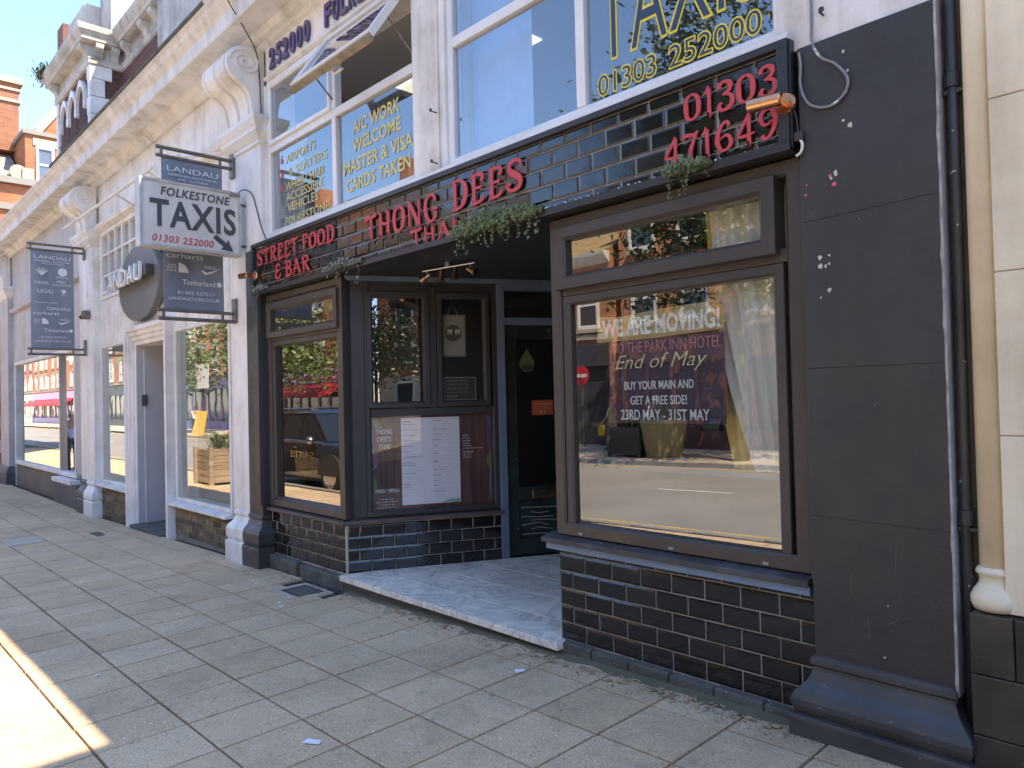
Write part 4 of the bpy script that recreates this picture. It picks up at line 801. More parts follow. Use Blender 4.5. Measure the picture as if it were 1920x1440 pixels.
# curtain with yellow lining, display ledge
def curtain(name, label, top, bot, y, z0, z1, mat, folds, amp):
    b = MB(); n = folds * 8; rows = 14; g = []
    for r in range(rows + 1):
        f = r / rows; sw = f ** 2.2; a = top[0] + (bot[0] - top[0]) * sw; c = top[1] + (bot[1] - top[1]) * sw; z = z1 + (z0 - z1) * f
        g.append([(a + (c - a) * j / n, y + amp * math.sin(j / n * folds * 6.283 + .5 * math.sin(r * .5)) * (1 - .25 * f) + .008 * math.sin(j * .37 + r * .6), z) for j in range(n + 1)])
    b.loft(g, cap=False, closed=False); return tag(b.build(name, mat, smooth=True), label, 'curtain')
CURT = M('pale lined curtain', (.90, .85, .76), .85, (.84, .79, .70), 5, bump=.001, bscale=200); CURY = M('yellow lining', (.80, .64, .2), .85, (.7, .56, .18), 6)
curtain('curtain', 'pale cream curtain hanging in folds at the side of the big window', (1.03, 1.56), (1.25, 1.56), .125, 1.085, 2.56, CURT, 6, .028)
curtain('curtain', 'mustard yellow curtain lining behind the pale curtain', (.97, 1.3), (1.10, 1.4), .185, 1.085, 2.56, CURY, 3, .02)
b = MB(); b.box(.02, 1.6, .095, .45, 1.05, 1.08); b.box(.02, 1.6, .3, .44, -.05, 1.049); tag(b.build('display_ledge', M('ledge paint', (.16, .18, .21), .6, (.12, .13, .15), 5)), 'grey blue display ledge inside the big window', 'ledge')

# ------------------------------------------------------------------ downpipe and cream building on the near side
t = thing('drainpipe', 'black iron drainpipe in the gap between black pier and cream column', 'drainpipe', (2.255, -.02, -.05))
b = MB(); b.tube([(2.236, -.03, -.05), (2.236, -.03, 1.0), (2.24, -.03, 2.2), (2.242, -.03, 5.3)], .0215, 14); b.build('pipe', IRON, t, smooth=True)
for z in (.94, 2.68, 4.4):
    b = MB(); b.lathe([(.022, 0), (.029, .003), (.029, .06), (.022, .065)], (2.238, -.03, z), 14); c = b.build('collar', IRON, t)
    b = MB(); b.box(2.2065, 2.283, -.045, -.01, z - .024, z - .006); b.build('bracket', IRON, t, bevel=.004)
CB = thing('cream_building', 'cream painted building with engaged column on dark stone base', 'building', (3.6, .2, -.05))
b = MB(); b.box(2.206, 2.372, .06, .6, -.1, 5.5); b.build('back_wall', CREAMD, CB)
b = MB(); b.lathe([(.052, 0), (.052, 4.7)], (2.33, -.03, .78), 24); b.build('column', CREAM, CB, smooth=True)
b = MB(); b.lathe([(.054, .165), (.06, .16), (.066, .15), (.066, .14), (.056, .132), (.054, .115), (.058, .10), (.075, .075), (.086, .05), (.086, .025), (.076, .002), (.05, 0)][::-1], (2.33, -.03, .628), 24); b.build('column_base', CREAM, CB, smooth=True)
for k, z in enumerate((.628, 1.30, 1.92, 2.58, 3.2, 3.9, 4.6)):
    b = MB(); z1 = (1.30, 1.92, 2.58, 3.2, 3.9, 4.6, 5.3)[k]; b.box(2.373, 4.6, -.085, .6, z + .002, z1 - .002); b.build('ashlar_block', CREAM, CB, bevel=.003)
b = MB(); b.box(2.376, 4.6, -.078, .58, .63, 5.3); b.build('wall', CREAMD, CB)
b = MB(); b.box(2.262, 4.6, -.10, .5, -.15, .62); BS = b.build('base_course', M('dark joint', (.09, .08, .065), .9), CB)
for z0, z1, cuts in ((.395, .622, (2.258, 2.405, 3.0, 3.6, 4.6)), (.165, .391, (2.258, 2.75, 3.3, 4.0, 4.6)), (-.15, .161, (2.258, 2.5, 3.1, 3.7, 4.6))):
    for a, c in zip(cuts, cuts[1:]):
        b = MB(); b.box(a + .002, c - .002, -.125, -.09, z0, z1); b.build('stone_block', STONE, BS, bevel=.004)
b = MB(); b.box(2.206, 2.261, .02, .055, -.15, .64); b.build('gap_render', M('black wall foot', (.02, .02, .02), .6), CB)
b = MB(); b.box(4.86, 14, -.1, 9, -.2, 10.0); b.build('unseen_tall_block', CREAM, CB)  # unseen block, placed and sized so its shadow ends the sunlit paving
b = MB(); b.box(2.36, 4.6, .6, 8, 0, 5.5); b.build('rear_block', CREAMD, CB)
for zz in (1.4, 4.6, 7.6):
    for xx in (6, 8.5, 11): b = MB(); b.box(xx, xx + 1.1, -.14, -.09, zz, zz + 1.7); b.build('window', FRAMEB, CB)
# ------------------------------------------------------------------ taxi sign, banners, round store sign
LBOX = M('light box white', (.66, .66, .63), .35, (.6, .6, .57), 3, dirt=((.35, .33, .27), 0, .5)); LGREY = M('taxi dark letter', (.06, .065, .07), .4); LRED = M('taxi red letter', (.5, .08, .1), .4); SIGNF = M('sign frame aluminium', (.5, .5, .5), .4, (.35, .33, .3), 6)
TX = thing('taxi_sign', 'white projecting box sign for taxis with phone number and dark arrow', 'sign', (-4.27, -.2, 3.0))
x0, x1, ya, yb, z0, z1 = -4.36, -4.22, -1.13, -.16, 3.0, 3.655
b = MB(); b.box(x0 + .01, x1 - .01, ya + .01, yb - .01, z0 + .01, z1 - .01); b.build('light_box', LBOX, TX)
b = MB(lambda p, q, r: (q, p, r)); frame_rect(b, ya, yb, z0, z1, .025, x0, x1, .004); b.build('frame', SIGNF, TX)
b = MB(); b.box(x0 - .004, x1 + .004, -.27, -.165, z1 - .05, z1 - .012); b.build('worn_corner', M('worn frame', (.2, .19, .17), .6), TX)
def xtext(tx, mat, y0, y1, z, h, x=x1 - .007, par=TX, **kw): return text(tx, mat, (x, y0, z), .1, R(90), par, fit=(y1 - y0, h), **kw)
xtext('FOLKESTONE', LGREY, -.94, -.27, 3.505, .085, shear=.2, offset=.002, spacing=1.1); xtext('TAXIS', LGREY, -1.04, -.21, 3.20, .27, offset=.0025, spacing=1.12); xtext('01303 252000', LRED, -1.02, -.44, 3.055, .07, shear=.2, offset=.0015, spacing=1.08)
b = MB(); ax = x1 - .008; A = Vector((-.43, 3.175)); Bv = Vector((-.245, 3.04)); d = (Bv - A).normalized(); n_ = Vector((-d.y, d.x))
pp = [A + n_ * .025, A + d * .13 + n_ * .025, A + d * .12 + n_ * .065, A + d * .235, A + d * .12 - n_ * .065, A + d * .13 - n_ * .025, A - n_ * .025]
b.prism([(p.x, p.y) for p in pp], 'x', ax, ax + .002); b.build('arrow', LGREY, TX)
for z in (3.12, 3.55): b = MB(); b.tube([(-4.29, -.165, z), (-4.29, -.08, z)], .014, 8); b.build('bracket', STEELG, TX)
cable([(-4.28, -.17, 3.66), (-4.2, -.13, 3.69), (-4.08, -.1, 3.62), (-3.99, -.095, 3.45), (-3.9, -.095, 3.27), (-3.76, -.11, 3.11)], .006, CABLEK, 'dark flex from the taxi sign down to the fascia sign')
b = MB(); q = cat([(-4.05, -.09, 4.98), (-3.98, -.1, 4.9), (-3.93, -.09, 4.75), (-3.93, -.06, 4.3)], 6); b.tube(cat([(-3.62, -.505, 5.4), (-3.66, -.49, 5.31), (-3.8, -.3, 5.2), (-3.95, -.1, 5.07), (-3.945, -.065, 4.85), (-3.935, -.05, 4.3)], 6), .006, 5); tag(b.build('cable', CABLEK), 'thin wire dropping from the cornice past the large scroll', 'cable')
BAN = M('slate blue banner cloth', (.15, .18, .225), .6, (.175, .205, .25), 3, wave=((.21, .24, .285), (3, 3, .6))); BANT = M('banner white print', (.66, .68, .7), .6)
def banner(x, ya, yb, z0, z1, label, big):
    t = thing('banner', label, 'banner', (x, (ya + yb) / 2, z0), 'store banners on brackets')
    b = MB(); n = 12
    fr = [[(x + .012 * math.sin(j * .9) * math.sin(k / 8 * 3.14), ya + (yb - ya) * j / n, z0 + (z1 - z0) * k / 8) for j in range(n + 1)] for k in range(9)]
    b.loft(fr, cap=False, closed=False); bk = [[(p[0] - .004, p[1], p[2]) for p in r] for r in fr]; b.loft(bk, cap=False, closed=False); b.build('cloth', BAN, t, smooth=True)
    for zz, s in ((z1 + .015, 1), (z0 - .015, -1)):
        b = MB(); b.tube([(x, ya - .05, zz), (x, -.06, zz)], .018, 10); b.build('pole', STEELG, t)
        b = MB(); b.tube([(x, ya - .05, zz + s * .085), (x, -.08, zz + s * .085)], .02, 10); b.build('arm', STEELG, t)
        b = MB(); b.box(x - .05, x + .05, -.115, -.084, zz - .1, zz + .16); b.build('wall_plate', STEELG, t, bevel=.005)
        for yy in (ya + .0, yb - .02): b = MB(); b.box(x - .012, x + .012, yy - .012, yy + .012, min(zz, zz + s * .1), max(zz, zz + s * .1)); b.build('clamp', STEELG, t)
    w = yb - ya; h = z1 - z0; X = x + .0165
    def bt(tx, f0, f1, g, hh, **kw): text(tx, BANT, (X, ya + w * f0, z0 + h * g), .1, R(90), t, fit=(w * (f1 - f0), h * hh), **kw)
    bt('LANDAU', .08, .92, .915, .036); bt('DESIGNER FOOTWEAR', .1, .9, .885, .016); bt('AND CLOTHING', .25, .75, .86, .016)
    b = MB(); cy_, cz = ya + w * .25, z0 + h * .775
    for k in range(7): a = R(30 + k * 20); b.tube([(X, cy_, cz - h * .03), (X, cy_ + w * .16 * math.cos(a), cz + h * .05 * math.sin(a))], .006, 4)
    b.build('emblem', BANT, t)
    b = MB(); b.lathe([(w * .07, 0), (w * .11, 0), (w * .11, .002), (w * .07, .002)], (X, ya + w * .73, z0 + h * .79), 20, 'x'); b.tube([(X, ya + w * .68, z0 + h * .79), (X, ya + w * .78, z0 + h * .79)], .008, 4); b.build('emblem', BANT, t)
    bt('GUESS', .1, .4, .735, .0) if False else None
    bt('STONE ISLAND', .58, .88, .725, .02); bt('DIESEL', .08, .42, .655, .03); bt('LACOSTE', .5, .92, .645, .022); bt('UGG', .15, .5, .565, .04)
    b = MB(); b.tube([(X, ya + w * .58, z0 + h * .685), (X, ya + w * .66, z0 + h * .695), (X, ya + w * .74, z0 + h * .682), (X, ya + w * .82, z0 + h * .69)], [.003, .012, .01, .002], 5); b.build('emblem', BANT, t)
    b = MB()
    for a in (60, 90, 120): b.tube([(X, ya + w * .75, z0 + h * .56), (X, ya + w * (.75 + .09 * math.cos(R(a))), z0 + h * (.56 + .05 * math.sin(R(a))))], [.004, .014], 5)
    b.build('emblem', BANT, t); bt('adidas', .67, .83, .545, .012)
    bt('POLO RALPH LAUREN', .08, .6, .46, .013); bt('CONVERSE', .35, .92, .39, .03); bt('carhartt', .05, .65, .34, .035)
    b = MB(); qq = [(ya + w * .24 + w * .16 * math.cos(R(a)), z0 + h * .245 + w * .16 * math.sin(R(a))) for a in range(0, 91, 10)] + [(ya + w * .24, z0 + h * .245)]; b.prism(qq, 'x', X - .001, X + .001); b.build('emblem', BANT, t)
    for k, wd in enumerate(('THE', 'NORTH', 'FACE')): bt(wd, .06, .21, .285 - k * .018, .013)
    b = MB(); b.tube([(X, ya + w * .62, z0 + h * .272), (X, ya + w * .68, z0 + h * .25), (X, ya + w * .78, z0 + h * .262), (X, ya + w * .92, z0 + h * .295)], [.004, .016, .012, .002], 5); b.build('emblem', BANT, t); bt('NIKE', .66, .86, .285, .022, shear=.3)
    bt('Timberland', .3, .84, .165, .035); b = MB(); b.lathe([(0, 0), (w * .045, 0), (w * .045, .002), (0, .002)], (X, ya + w * .91, z0 + h * .182), 14, 'x'); b.build('emblem', BANT, t)
    bt('01303 257511', .22, .82, .1, .022); bt('LANDAUSTORE.CO.UK', .08, .92, .06, .022)
banner(-4.56, -.82, -.21, 2.46, 3.98, 'slate blue store banner partly behind the taxi sign', True)
banner(-10.6, -.86, -.25, 2.46, 4.03, 'slate blue store banner at the far end over the far shop window', False)
DG = M('grey disc paint', (.115, .115, .118), .5, (.13, .13, .132), 2)
DS = thing('round_store_sign', 'large grey disc sign with white raised name bar on the clothing store', 'sign', (-7.8, -.1, 2.68))
b = MB(); b.lathe([(0, 0), (.88, 0), (.9, .01), (.9, .085), (0, .085)], (-7.8, -.10, 3.2), 56, 'y')
for i, v in enumerate(b.v): b.v[i] = (v[0], v[1], 3.2 + (v[2] - 3.2) * .585)
b.v = [(-7.8 + (v[0] + 7.8) * .98, v[1], v[2]) for v in b.v]
b.build('disc', DG, DS); b = MB(); b.box(-8.86, -7.12, -.20, -.105, 3.22, 3.36); b.build('name_bar', M('dark bar', (.05, .05, .05), .4), DS)
xx = -9.02
for ch in 'LANDAU': text(ch, UPVC, (xx, -.225, 3.165), .2, 0, DS, name='letter', fit=(.25, .24), extrude=.018); xx += .305
# ------------------------------------------------------------------ clothing store
CS = thing('clothing_store', 'white painted store with big display windows, stepped door surround and brick stall risers', 'building', (-7.4, .1, -.25))
b = MB(); b.box(-4.96, -4.645, .02, .4, .3, 5.07); b.box(-10.15, -4.97, .02, .4, 2.48, 3.2); b.box(-10.15, -4.97, .02, .4, 4.3, 5.07); b.box(-6.7, -4.97, .02, .4, 3.2, 4.3); b.box(-10.15, -10.1, .02, .4, 0, 2.48); b.build('wall', WHITE, CS, bevel=.003)
b = MB(); b.prism([(.019, 4.32), (-.06, 4.35), (-.08, 4.40), (-.05, 4.44), (.019, 4.45)], 'x', -10.1, -4.645); b.build('string_moulding', WHITE, CS)
# brick stall risers, brick by brick
BRK = M('yellow stock brick', (.21, .16, .09), .9, (.12, .085, .055), 7, rnd=.45, bump=.004, bscale=60, speck=[((.35, .1, .04), 4, .71)]); MORT = M('mortar', (.30, .27, .22), .95, (.2, .18, .14), 8)
bm_ = MB(); bm_.box(0, .215, -.006, .02, 0, .065); bme = None
def bricks(x0, x1, z0, n, parent):
    global bme
    b = MB(); b.box(x0, x1, .004, .3, z0 - .25, z0 + n * .075); r = b.build('stall_riser', MORT, parent)
    for k in range(n):
        x = x0 - (.1125 if k % 2 else 0)
        while x < x1 - .03:
            a = max(x0, x) + .005; c = min(x1, x + .225) - .005
            if c - a > .03:
                q = MB(); q.box(0, c - a, -.006, .01, 0, .065); me = bpy.data.meshes.new('brick'); me.from_pydata(q.v, [], q.f); me.update(); me.materials.append(BRK)
                obj('brick', me, None, r, (a, .004 + random.uniform(-.002, .002), z0 + k * .075 + .005))
            x += .225
bricks(-6.74, -4.96, -.16, 5, CS); bricks(-10.1, -8.52, -.3, 7, CS)
b = MB(); b.prism([(-.09, .215), (-.09, .245), (.02, .27), (.3, .27), (.3, .215)], 'x', -6.76, -4.95); b.build('sill', WHITE, CS, bevel=.004)
b = MB(); b.prism([(-.09, .225), (-.09, .255), (.02, .28), (.3, .28), (.3, .225)], 'x', -10.11, -8.5); b.build('sill', WHITE, CS, bevel=.004)
def storewin(x0, x1, z0, z1, par):
    b = MB(); frame_rect(b, x0, x1, z0, z1, .045, .0, .07); w = b.build('display_window', WHITE, par); pane(w, ident, x0 + .04, x1 - .04, z0 + .04, z1 - .04, .03, G_CLEAR); return w
storewin(-6.72, -4.965, .271, 2.475, CS); storewin(-10.1, -8.52, .281, 2.475, CS)
# stepped architrave and deep entry
for k in range(4):
    i = k * .065; b = MB(); xa, xb = -8.5 + i, -6.74 - i * .0; y = -.10 + k * .03
    b.box(-8.5 + i, -8.5 + i + .066, y, .3, -.3, 2.62 - i); b.box(-7.0 + .26 - i - .066, -7.0 + .26 - i, y, .3, -.3, 2.62 - i); b.box(-8.5 + i + .067, -7.0 + .26 - i - .067, y + .001, .3, 2.62 - i - .066, 2.62 - i - .0005); b.build('door_architrave', WHITE, CS, bevel=.004)
PALE = M('pale grey door paint', (.48, .48, .50), .45, (.44, .44, .46), 2)
b = MB(); b.box(-8.26, -8.235, .0, .95, -.3, 2.36); RV = b.build('entry_reveal', PALE, CS)
for yy in (.1, .5, .85): b = MB(); b.box(-8.2352, -8.228, yy - .008, yy + .008, -.2, 2.3); b.build('panel_joint', WHITE, RV)
b = MB(); b.box(-7.02, -6.98, .0, .95, -.3, 2.36); b.build('entry_reveal', PALE, CS)
b = MB(); b.box(-8.234, -7.021, .9, .96, -.2, 2.3); DR = b.build('door', M('dark entry door', (.05, .05, .05), .4), CS); b = MB(); b.tube([(-7.2, .88, .9), (-7.2, .88, 1.3)], .015, 8); b.build('handle', CHROME, DR)
b = MB(); b.box(-8.26, -6.98, -.12, .95, -.34, -.19); b.build('door_step', KERB, CS, bevel=.01)
b = MB(); b.box(-8.233, -8.205, .06, .13, 1.49, 1.65); IC = tag(b.build('intercom', M('dark grey plastic', (.08, .08, .08), .4), bevel=.004), 'small dark intercom box inside the clothing store entry', 'intercom')
# upper small-paned light with net curtain
b = MB(); frame_rect(b, -10.05, -6.75, 3.205, 4.295, .06, .0, .1); tw = b.build('paned_window', WHITE, CS)
for k in range(1, 9): b = MB(); x = -10.0 + k * .365; b.box(x - (.03 if k % 3 == 0 else .014), x + (.03 if k % 3 == 0 else .014), .012, .06, 3.26, 4.24); b.build('glazing_bar', WHITE, tw)
for z in (3.58, 3.92): b = MB(); b.box(-10.0, -6.8, .016, .055, z - .014, z + .014); b.build('glazing_bar', WHITE, tw)
pane(tw, ident, -10.0, -6.8, 3.25, 4.25, .062, G_CLEAR); b = MB(); b.box(-10.0, -6.8, .12, .13, 3.25, 4.25); b.build('net_curtain', M('net curtain', (.6, .6, .6), .9, (.45, .45, .46), 5), tw)
# second pilaster, scrolls and the long cornice
b = MB(); b.box(-10.98, -10.152, -.085, .4, .28, 4.12); b.build('pilaster', WHITE, CS, bevel=.005)
PR2 = [(0, .28), (.02, .26), (.02, .22), (.0, .2), (.03, .14), (.06, .10), (.075, .05), (.075, .0), (.055, -.03), (.07, -.05), (.07, -.5)]
b = MB(); b.mould(-10.6, -10.152, -.085, .4, PR2, False, True); b.build('pilaster_base', WHITE, CS, bevel=.006)
b = MB(); b.mould(-10.98, -10.601, -.085, .4, PR2, True, False); b.build('pilaster_base', M('dark grey base paint', (.07, .07, .07), .5), CS, bevel=.006)
b = MB(); b.mould(-10.98, -10.152, -.085, .4, CAPP, True, True); b.build('capital', WHITE, CS, bevel=.003)
console(-10.9, -10.2, 4.385, CS, 0, .84)
b = MB(); b.prism(CORN, 'x', -10.9, -4.297); b.build('cornice', CORNW, CS)
b = MB(); b.prism([(-.505, 5.49), (-.52, 5.50), (-.52, 5.53), (-.4, 5.56), (-.3, 5.565), (-.3, 5.535), (-.47, 5.531)], 'x', -10.95, -4.2); b.build('gutter', M('mossy lead edge', (.14, .13, .11), .9, (.07, .075, .05), 7, bump=.01, bscale=30), CS)
b = MB(); b.tube([(-6.1, -.42, 4.33), (-8.4, -.36, 4.41), (-11.15, -.28, 4.53)], .022, 8); b2 = tag(b.build('awning_pole', WHITE), 'long white awning pole fixed high along the store front', 'pole')
for x, z in ((-8.0, 4.40), (-6.6, 4.36)): b = MB(); b.tube([(x, -.02, z - .1), (x + .2, -.38, z)], .014, 6); b.build('arm', WHITE, b2)
b = MB(); b.tube([(-4.75, -.1, 4.22), (-5.35, -.38, 4.26)], .016, 6); b.ball((-5.35, -.38, 4.26), .04, 6); tag(b.build('awning_stay', WHITE), 'short white awning stay with a ball end beside the taxi sign banner', 'stay')
t = thing('security_camera', 'dark dome camera on the pilaster between the two banners', 'camera', (-10.35, -.1, 2.95)); b = MB(); b.box(-10.42, -10.28, -.2, -.086, 2.93, 3.07); b.build('housing', STEELG, t, bevel=.02); b = MB(); b.tube([(-10.42, -.17, 2.98), (-10.47, -.18, 2.97)], .035, 10); b.build('lens', DARK, t)
# interior with strip lights and stock
b = MB(); b.box(-10.1, -8.27, 3.0, 3.1, -.2, 2.6); b.box(-6.97, -4.7, 3.0, 3.1, -.2, 2.6); b.box(-10.1, -4.7, .41, 3.1, 2.6, 2.7); b.box(-10.15, -10.05, .41, 3, -.2, 2.6); b.box(-4.7, -4.6, .41, 3, -.2, 2.6); b.box(-10.1, -4.7, .41, 3.1, -.25, -.15); b.box(-8.4, -8.27, .42, 3, -.1, 2.59); b.box(-6.97, -6.85, .42, 3, -.1, 2.59); b.build('interior_wall', INTER, CS)
b = MB(); b.box(-6.8, -4.75, .42, 1.1, -.1, .24); b.box(-10.0, -8.45, .42, 1.1, -.1, .24); b.build('display_floor', INTER, CS)
for x in (-6.2, -5.5, -9.6, -8.9): b = MB(); b.box(x, x + .06, .6, 2.4, 2.55, 2.595); b.build('strip_light', TUBE_E, CS)
for i, (x, c) in enumerate(((-6.1, (.35, .05, .1)), (-5.85, (.5, .48, .45)), (-5.6, (.12, .2, .15)), (-5.3, (.55, .5, .45)), (-9.2, (.5, .5, .48)), (-9.6, (.3, .3, .32)))):
    b = MB(); b.prism([(0, .245), (.26, .245), (.26, .28), (.16, .31), (.1, .36), (0, .36)], 'x', x, x + .1); b.v = [(v[0], v[1] + .5, v[2]) for v in b.v]
    tag(b.build('shoe', M('shoe %d' % i, c, .6), bevel=.02), ('red', 'off white', 'dark green', 'cream', 'white', 'grey')[i] + ' shoe displayed on the floor of the clothing store window', 'shoe', 'shoes in the store windows')
b = MB(); b.box(-10.2, -4.3, .3, 6, 5.1, 5.5); b.build('roof', KERB, CS)
# ------------------------------------------------------------------ far shop of the terrace
FS = thing('far_shop', 'grey white shop at the far end with one wide display window', 'building', (-14.5, .1, -.4))
b = MB(); b.box(-18.8, -10.985, .02, .4, 2.58, 5.07); b.box(-18.8, -17.3, .02, .4, -.4, 2.58); b.box(-11.75, -10.985, .02, .4, .3, 2.58); b.build('wall', GREYW, FS, bevel=.003)
b = MB(); frame_rect(b, -17.3, -11.76, .22, 2.575, .08, .0, .12); w = b.build('display_window', WHITE, FS); b = MB(); b.box(-13.0, -12.95, .01, .1, .3, 2.5); b.build('mullion', CHROME, w)
pane(w, ident, -17.23, -13.01, .29, 2.5, .07, G_CLEAR); pane(w, ident, -12.94, -11.83, .29, 2.5, .07, G_CLEAR)
b = MB(); b.box(-17.3, -12.98, .04, .3, -.4, .215); b.build('stall_riser', M('drab riser', (.2, .16, .11), .8, (.14, .12, .09), 3), FS)
b = MB(); b.box(-12.97, -11.3, -.10, .3, -.45, .12); b.build('plinth', M('grey plinth', (.07, .07, .07), .6, (.1, .1, .1), 4), FS, bevel=.01); b = MB(); b.box(-13.0, -11.6, -.13, .3, .121, .2); b.build('sill', WHITE, FS, bevel=.008)
b = MB(); b.mould(-18.5, -17.5, -.085, .4, [(0, .15), (.05, .1), (.08, .0), (.08, -.5)], True, True); b.build('pilaster_base', MATS['dark grey base paint'], FS, bevel=.006)
b = MB(); b.box(-18.5, -17.5, -.085, .4, .15, 4.12); b.build('pilaster', GREYW, FS)
b = MB(); b.mould(-18.5, -17.5, -.085, .4, CAPP, True, True); b.build('capital', WHITE, FS); console(-18.4, -17.6, 4.385, FS, 0, .84)
b = MB(); b.prism(CORN, 'x', -18.9, -10.905); b.build('cornice', CORNW, FS)
b = MB(); b.prism([(-.003, 3.72), (-.06, 3.74), (-.07, 3.8), (-.03, 3.83), (-.003, 3.84)], 'x', -17.4, -11.0); b.build('string_moulding', GREYW, FS)
b = MB(); frame_rect(b, -14.6, -13.5, 2.9, 3.6, .05, -.02, .05); sw = b.build('small_window', DG, FS); pane(sw, ident, -14.56, -13.54, 2.94, 3.56, .02, G_CLEAR)
b = MB(); b.box(-18.7, -11.0, 3.0, 3.1, -.4, 2.7); b.box(-18.7, -11.0, .41, 3.1, 2.7, 2.8); b.box(-18.7, -11.0, .41, 3.1, -.5, -.4); b.box(-11.1, -11.0, .41, 3.0, -.4, 2.7); b.box(-18.8, -18.7, .41, 3, -.4, 2.7); b.build('interior_wall', INTER, FS)
for x in (-16.5, -14.0): b = MB(); b.box(x, x + 1.2, .9, .96, 2.6, 2.65); b.build('strip_light', TUBE_E, FS)
b = MB(); b.box(-18.9, -10.9, .3, 6, 5.1, 5.5); b.build('roof', KERB, FS)
BRKF = M('dark red brickwork', (1, 1, 1), .9, brick=((.15, .055, .045), (.16, .13, .11), .225, .075)); BRKO = M('orange red brickwork', (1, 1, 1), .9, brick=((.40, .13, .05), (.32, .22, .14), .225, .075), rnd=.0); SLATE = M('roof slate', (.20, .19, .18), .8, (.13, .125, .12), 5, brick=None, wave=((.28, .25, .21), (2, 2, 12)))
b = MB(); b.box(-30, -18.82, -.05, 5, -.6, 4.9); eb = b.build('end_wall', BRKO, FS)
for k in range(8): b = MB(); b.box(-19.2, -18.83, -.07, .02, -.2 + k * .62, .1 + k * .62); b.build('quoin', WHITE, FS)
# ------------------------------------------------------------------ brick upper storey with arched bay, above the cornice
TH = thing('terrace_house', 'brick upper storey with arched bay and bracketed stone cornice above the white cornice', 'house', (-11, .3, 5.5))
b = MB(); b.box(-12.75, -10.50, .03, 3, 5.5, 7.3); b.build('bay_wall', BRKF, TH); b = MB(); b.box(-10.497, -8.45, .5, 3, 5.5, 7.3); b.build('wall', BRKF, TH)
b = MB(); b.box(-8.44, -4.3, .42, 3, 5.56, 9.2); b.build('render_wall', WHITED, TH)
for k in range(6):
    z = 5.5 + k * .3; l = .30 if k % 2 else .20; b = MB(); b.box(-10.50 - l * .5, -10.455, -.012, l * 1.1, z + .005, z + .295); b.build('quoin', WHITE, TH, bevel=.004)
    b = MB(); b.box(-12.80, -12.75 + l * .4, -.012, l, z + .005, z + .295); b.build('quoin', WHITE, TH, bevel=.004)
BE = [(0, 7.22), (.02, 7.24), (.02, 7.29), (.03, 7.31), (.03, 7.33)]
b = MB(); b.mould(-12.8, -10.45, -.012, 2, BE); b.build('bed_mould', WHITED, TH); b = MB(); b.mould(-10.4, -8.445, .49, 2, BE, False, False); b.build('bed_mould', WHITED, TH)
b = MB(); b.box(-12.79, -10.46, .0, 2, 7.331, 7.56); b.box(-10.459, -8.446, .5, 2, 7.331, 7.56); b.build('frieze', WHITED, TH)
CO = [(.10, 7.555), (.16, 7.57), (.17, 7.63), (.19, 7.65), (.22, 7.70), (.23, 7.76), (.23, 7.79), (.1, 7.82)]
b = MB(); b.mould(-12.79, -10.46, .0, 2, CO); b.build('top_cornice', WHITED, TH); b = MB(); b.mould(-10.2, -8.446, .5, 2, CO, False, False); b.build('top_cornice', WHITED, TH)
def bracket(x0, x1, y0, y1, ax):
    if ax == 'y': b = MB(); b.prism([(y0, 7.55), (y0 - .15, 7.55), (y0 - .14, 7.48), (y0 - .06, 7.42), (y0 - .04, 7.34), (y0, 7.335)], 'x', x0, x1)
    else: b = MB(); b.prism([(x0, 7.55), (x0 + .15, 7.55), (x0 + .14, 7.48), (x0 + .06, 7.42), (x0 + .04, 7.34), (x0, 7.335)], 'y', y0, y1)
    b.build('bracket', WHITED, TH)
for x in (-12.75, -10.65): bracket(x, x + .18, 0, 0, 'y')
for y in (.06, .3): bracket(-10.46, 0, y, y + .12, 'x')
for x in (-10.1, -9.2, -8.7): bracket(x, x + .16, .5, 0, 'y')
for k in range(3):
    xc = -12.2 + k * .57; b = MB(); pts = []
    for s in range(13): a = R(180 - s * 15); pts.append((xc + .24 * math.cos(a), 6.72 + .3 * math.sin(a)))
    out = [(xc + .275 * math.cos(R(180 - s * 15)), 6.72 + (.36 + .06 * (1 - abs(s - 6) / 6)) * math.sin(R(180 - s * 15))) for s in range(13)]
    for s in range(12): b.loft([[(pts[s][0], -.03, pts[s][1]), (out[s][0], -.03, out[s][1]), (out[s][0], .05, out[s][1]), (pts[s][0], .05, pts[s][1])], [(pts[s + 1][0], -.03, pts[s + 1][1]), (out[s + 1][0], -.03, out[s + 1][1]), (out[s + 1][0], .05, out[s + 1][1]), (pts[s + 1][0], .05, pts[s + 1][1])]])
    b.box(xc - .283, xc - .23, -.032, .05, 6.58, 6.72); b.box(xc + .23, xc + .283, -.032, .05, 6.58, 6.72); ar = b.build('arch_head', WHITE, TH)
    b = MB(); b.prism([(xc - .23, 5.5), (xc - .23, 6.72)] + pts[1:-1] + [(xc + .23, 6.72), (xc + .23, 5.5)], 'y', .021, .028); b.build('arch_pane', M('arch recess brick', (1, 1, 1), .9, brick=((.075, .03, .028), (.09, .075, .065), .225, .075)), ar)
b = MB(); frame_rect(b, -9.95, -9.35, 5.7, 6.85, .1, .44, .6); lw = b.build('small_window', WHITE, TH); pane(lw, ident, -9.86, -9.44, 5.79, 6.76, .56, G_CLEAR)
b = MB(); b.box(-12.3, -11.2, .1, 2.5, 7.8, 8.6); b.box(-11.19, -10.55, .35, 2.5, 7.8, 9.3); b.build('parapet', WHITED, TH, bevel=.01); b = MB(); b.box(-10.54, -8.446, .7, 2.5, 7.8, 8.1); b.build('parapet', WHITED, TH)
pt = thing('wall_plant', 'green weed tuft growing from the high stone cornice', 'plant', (-12.95, -.15, 7.8)); b = MB()
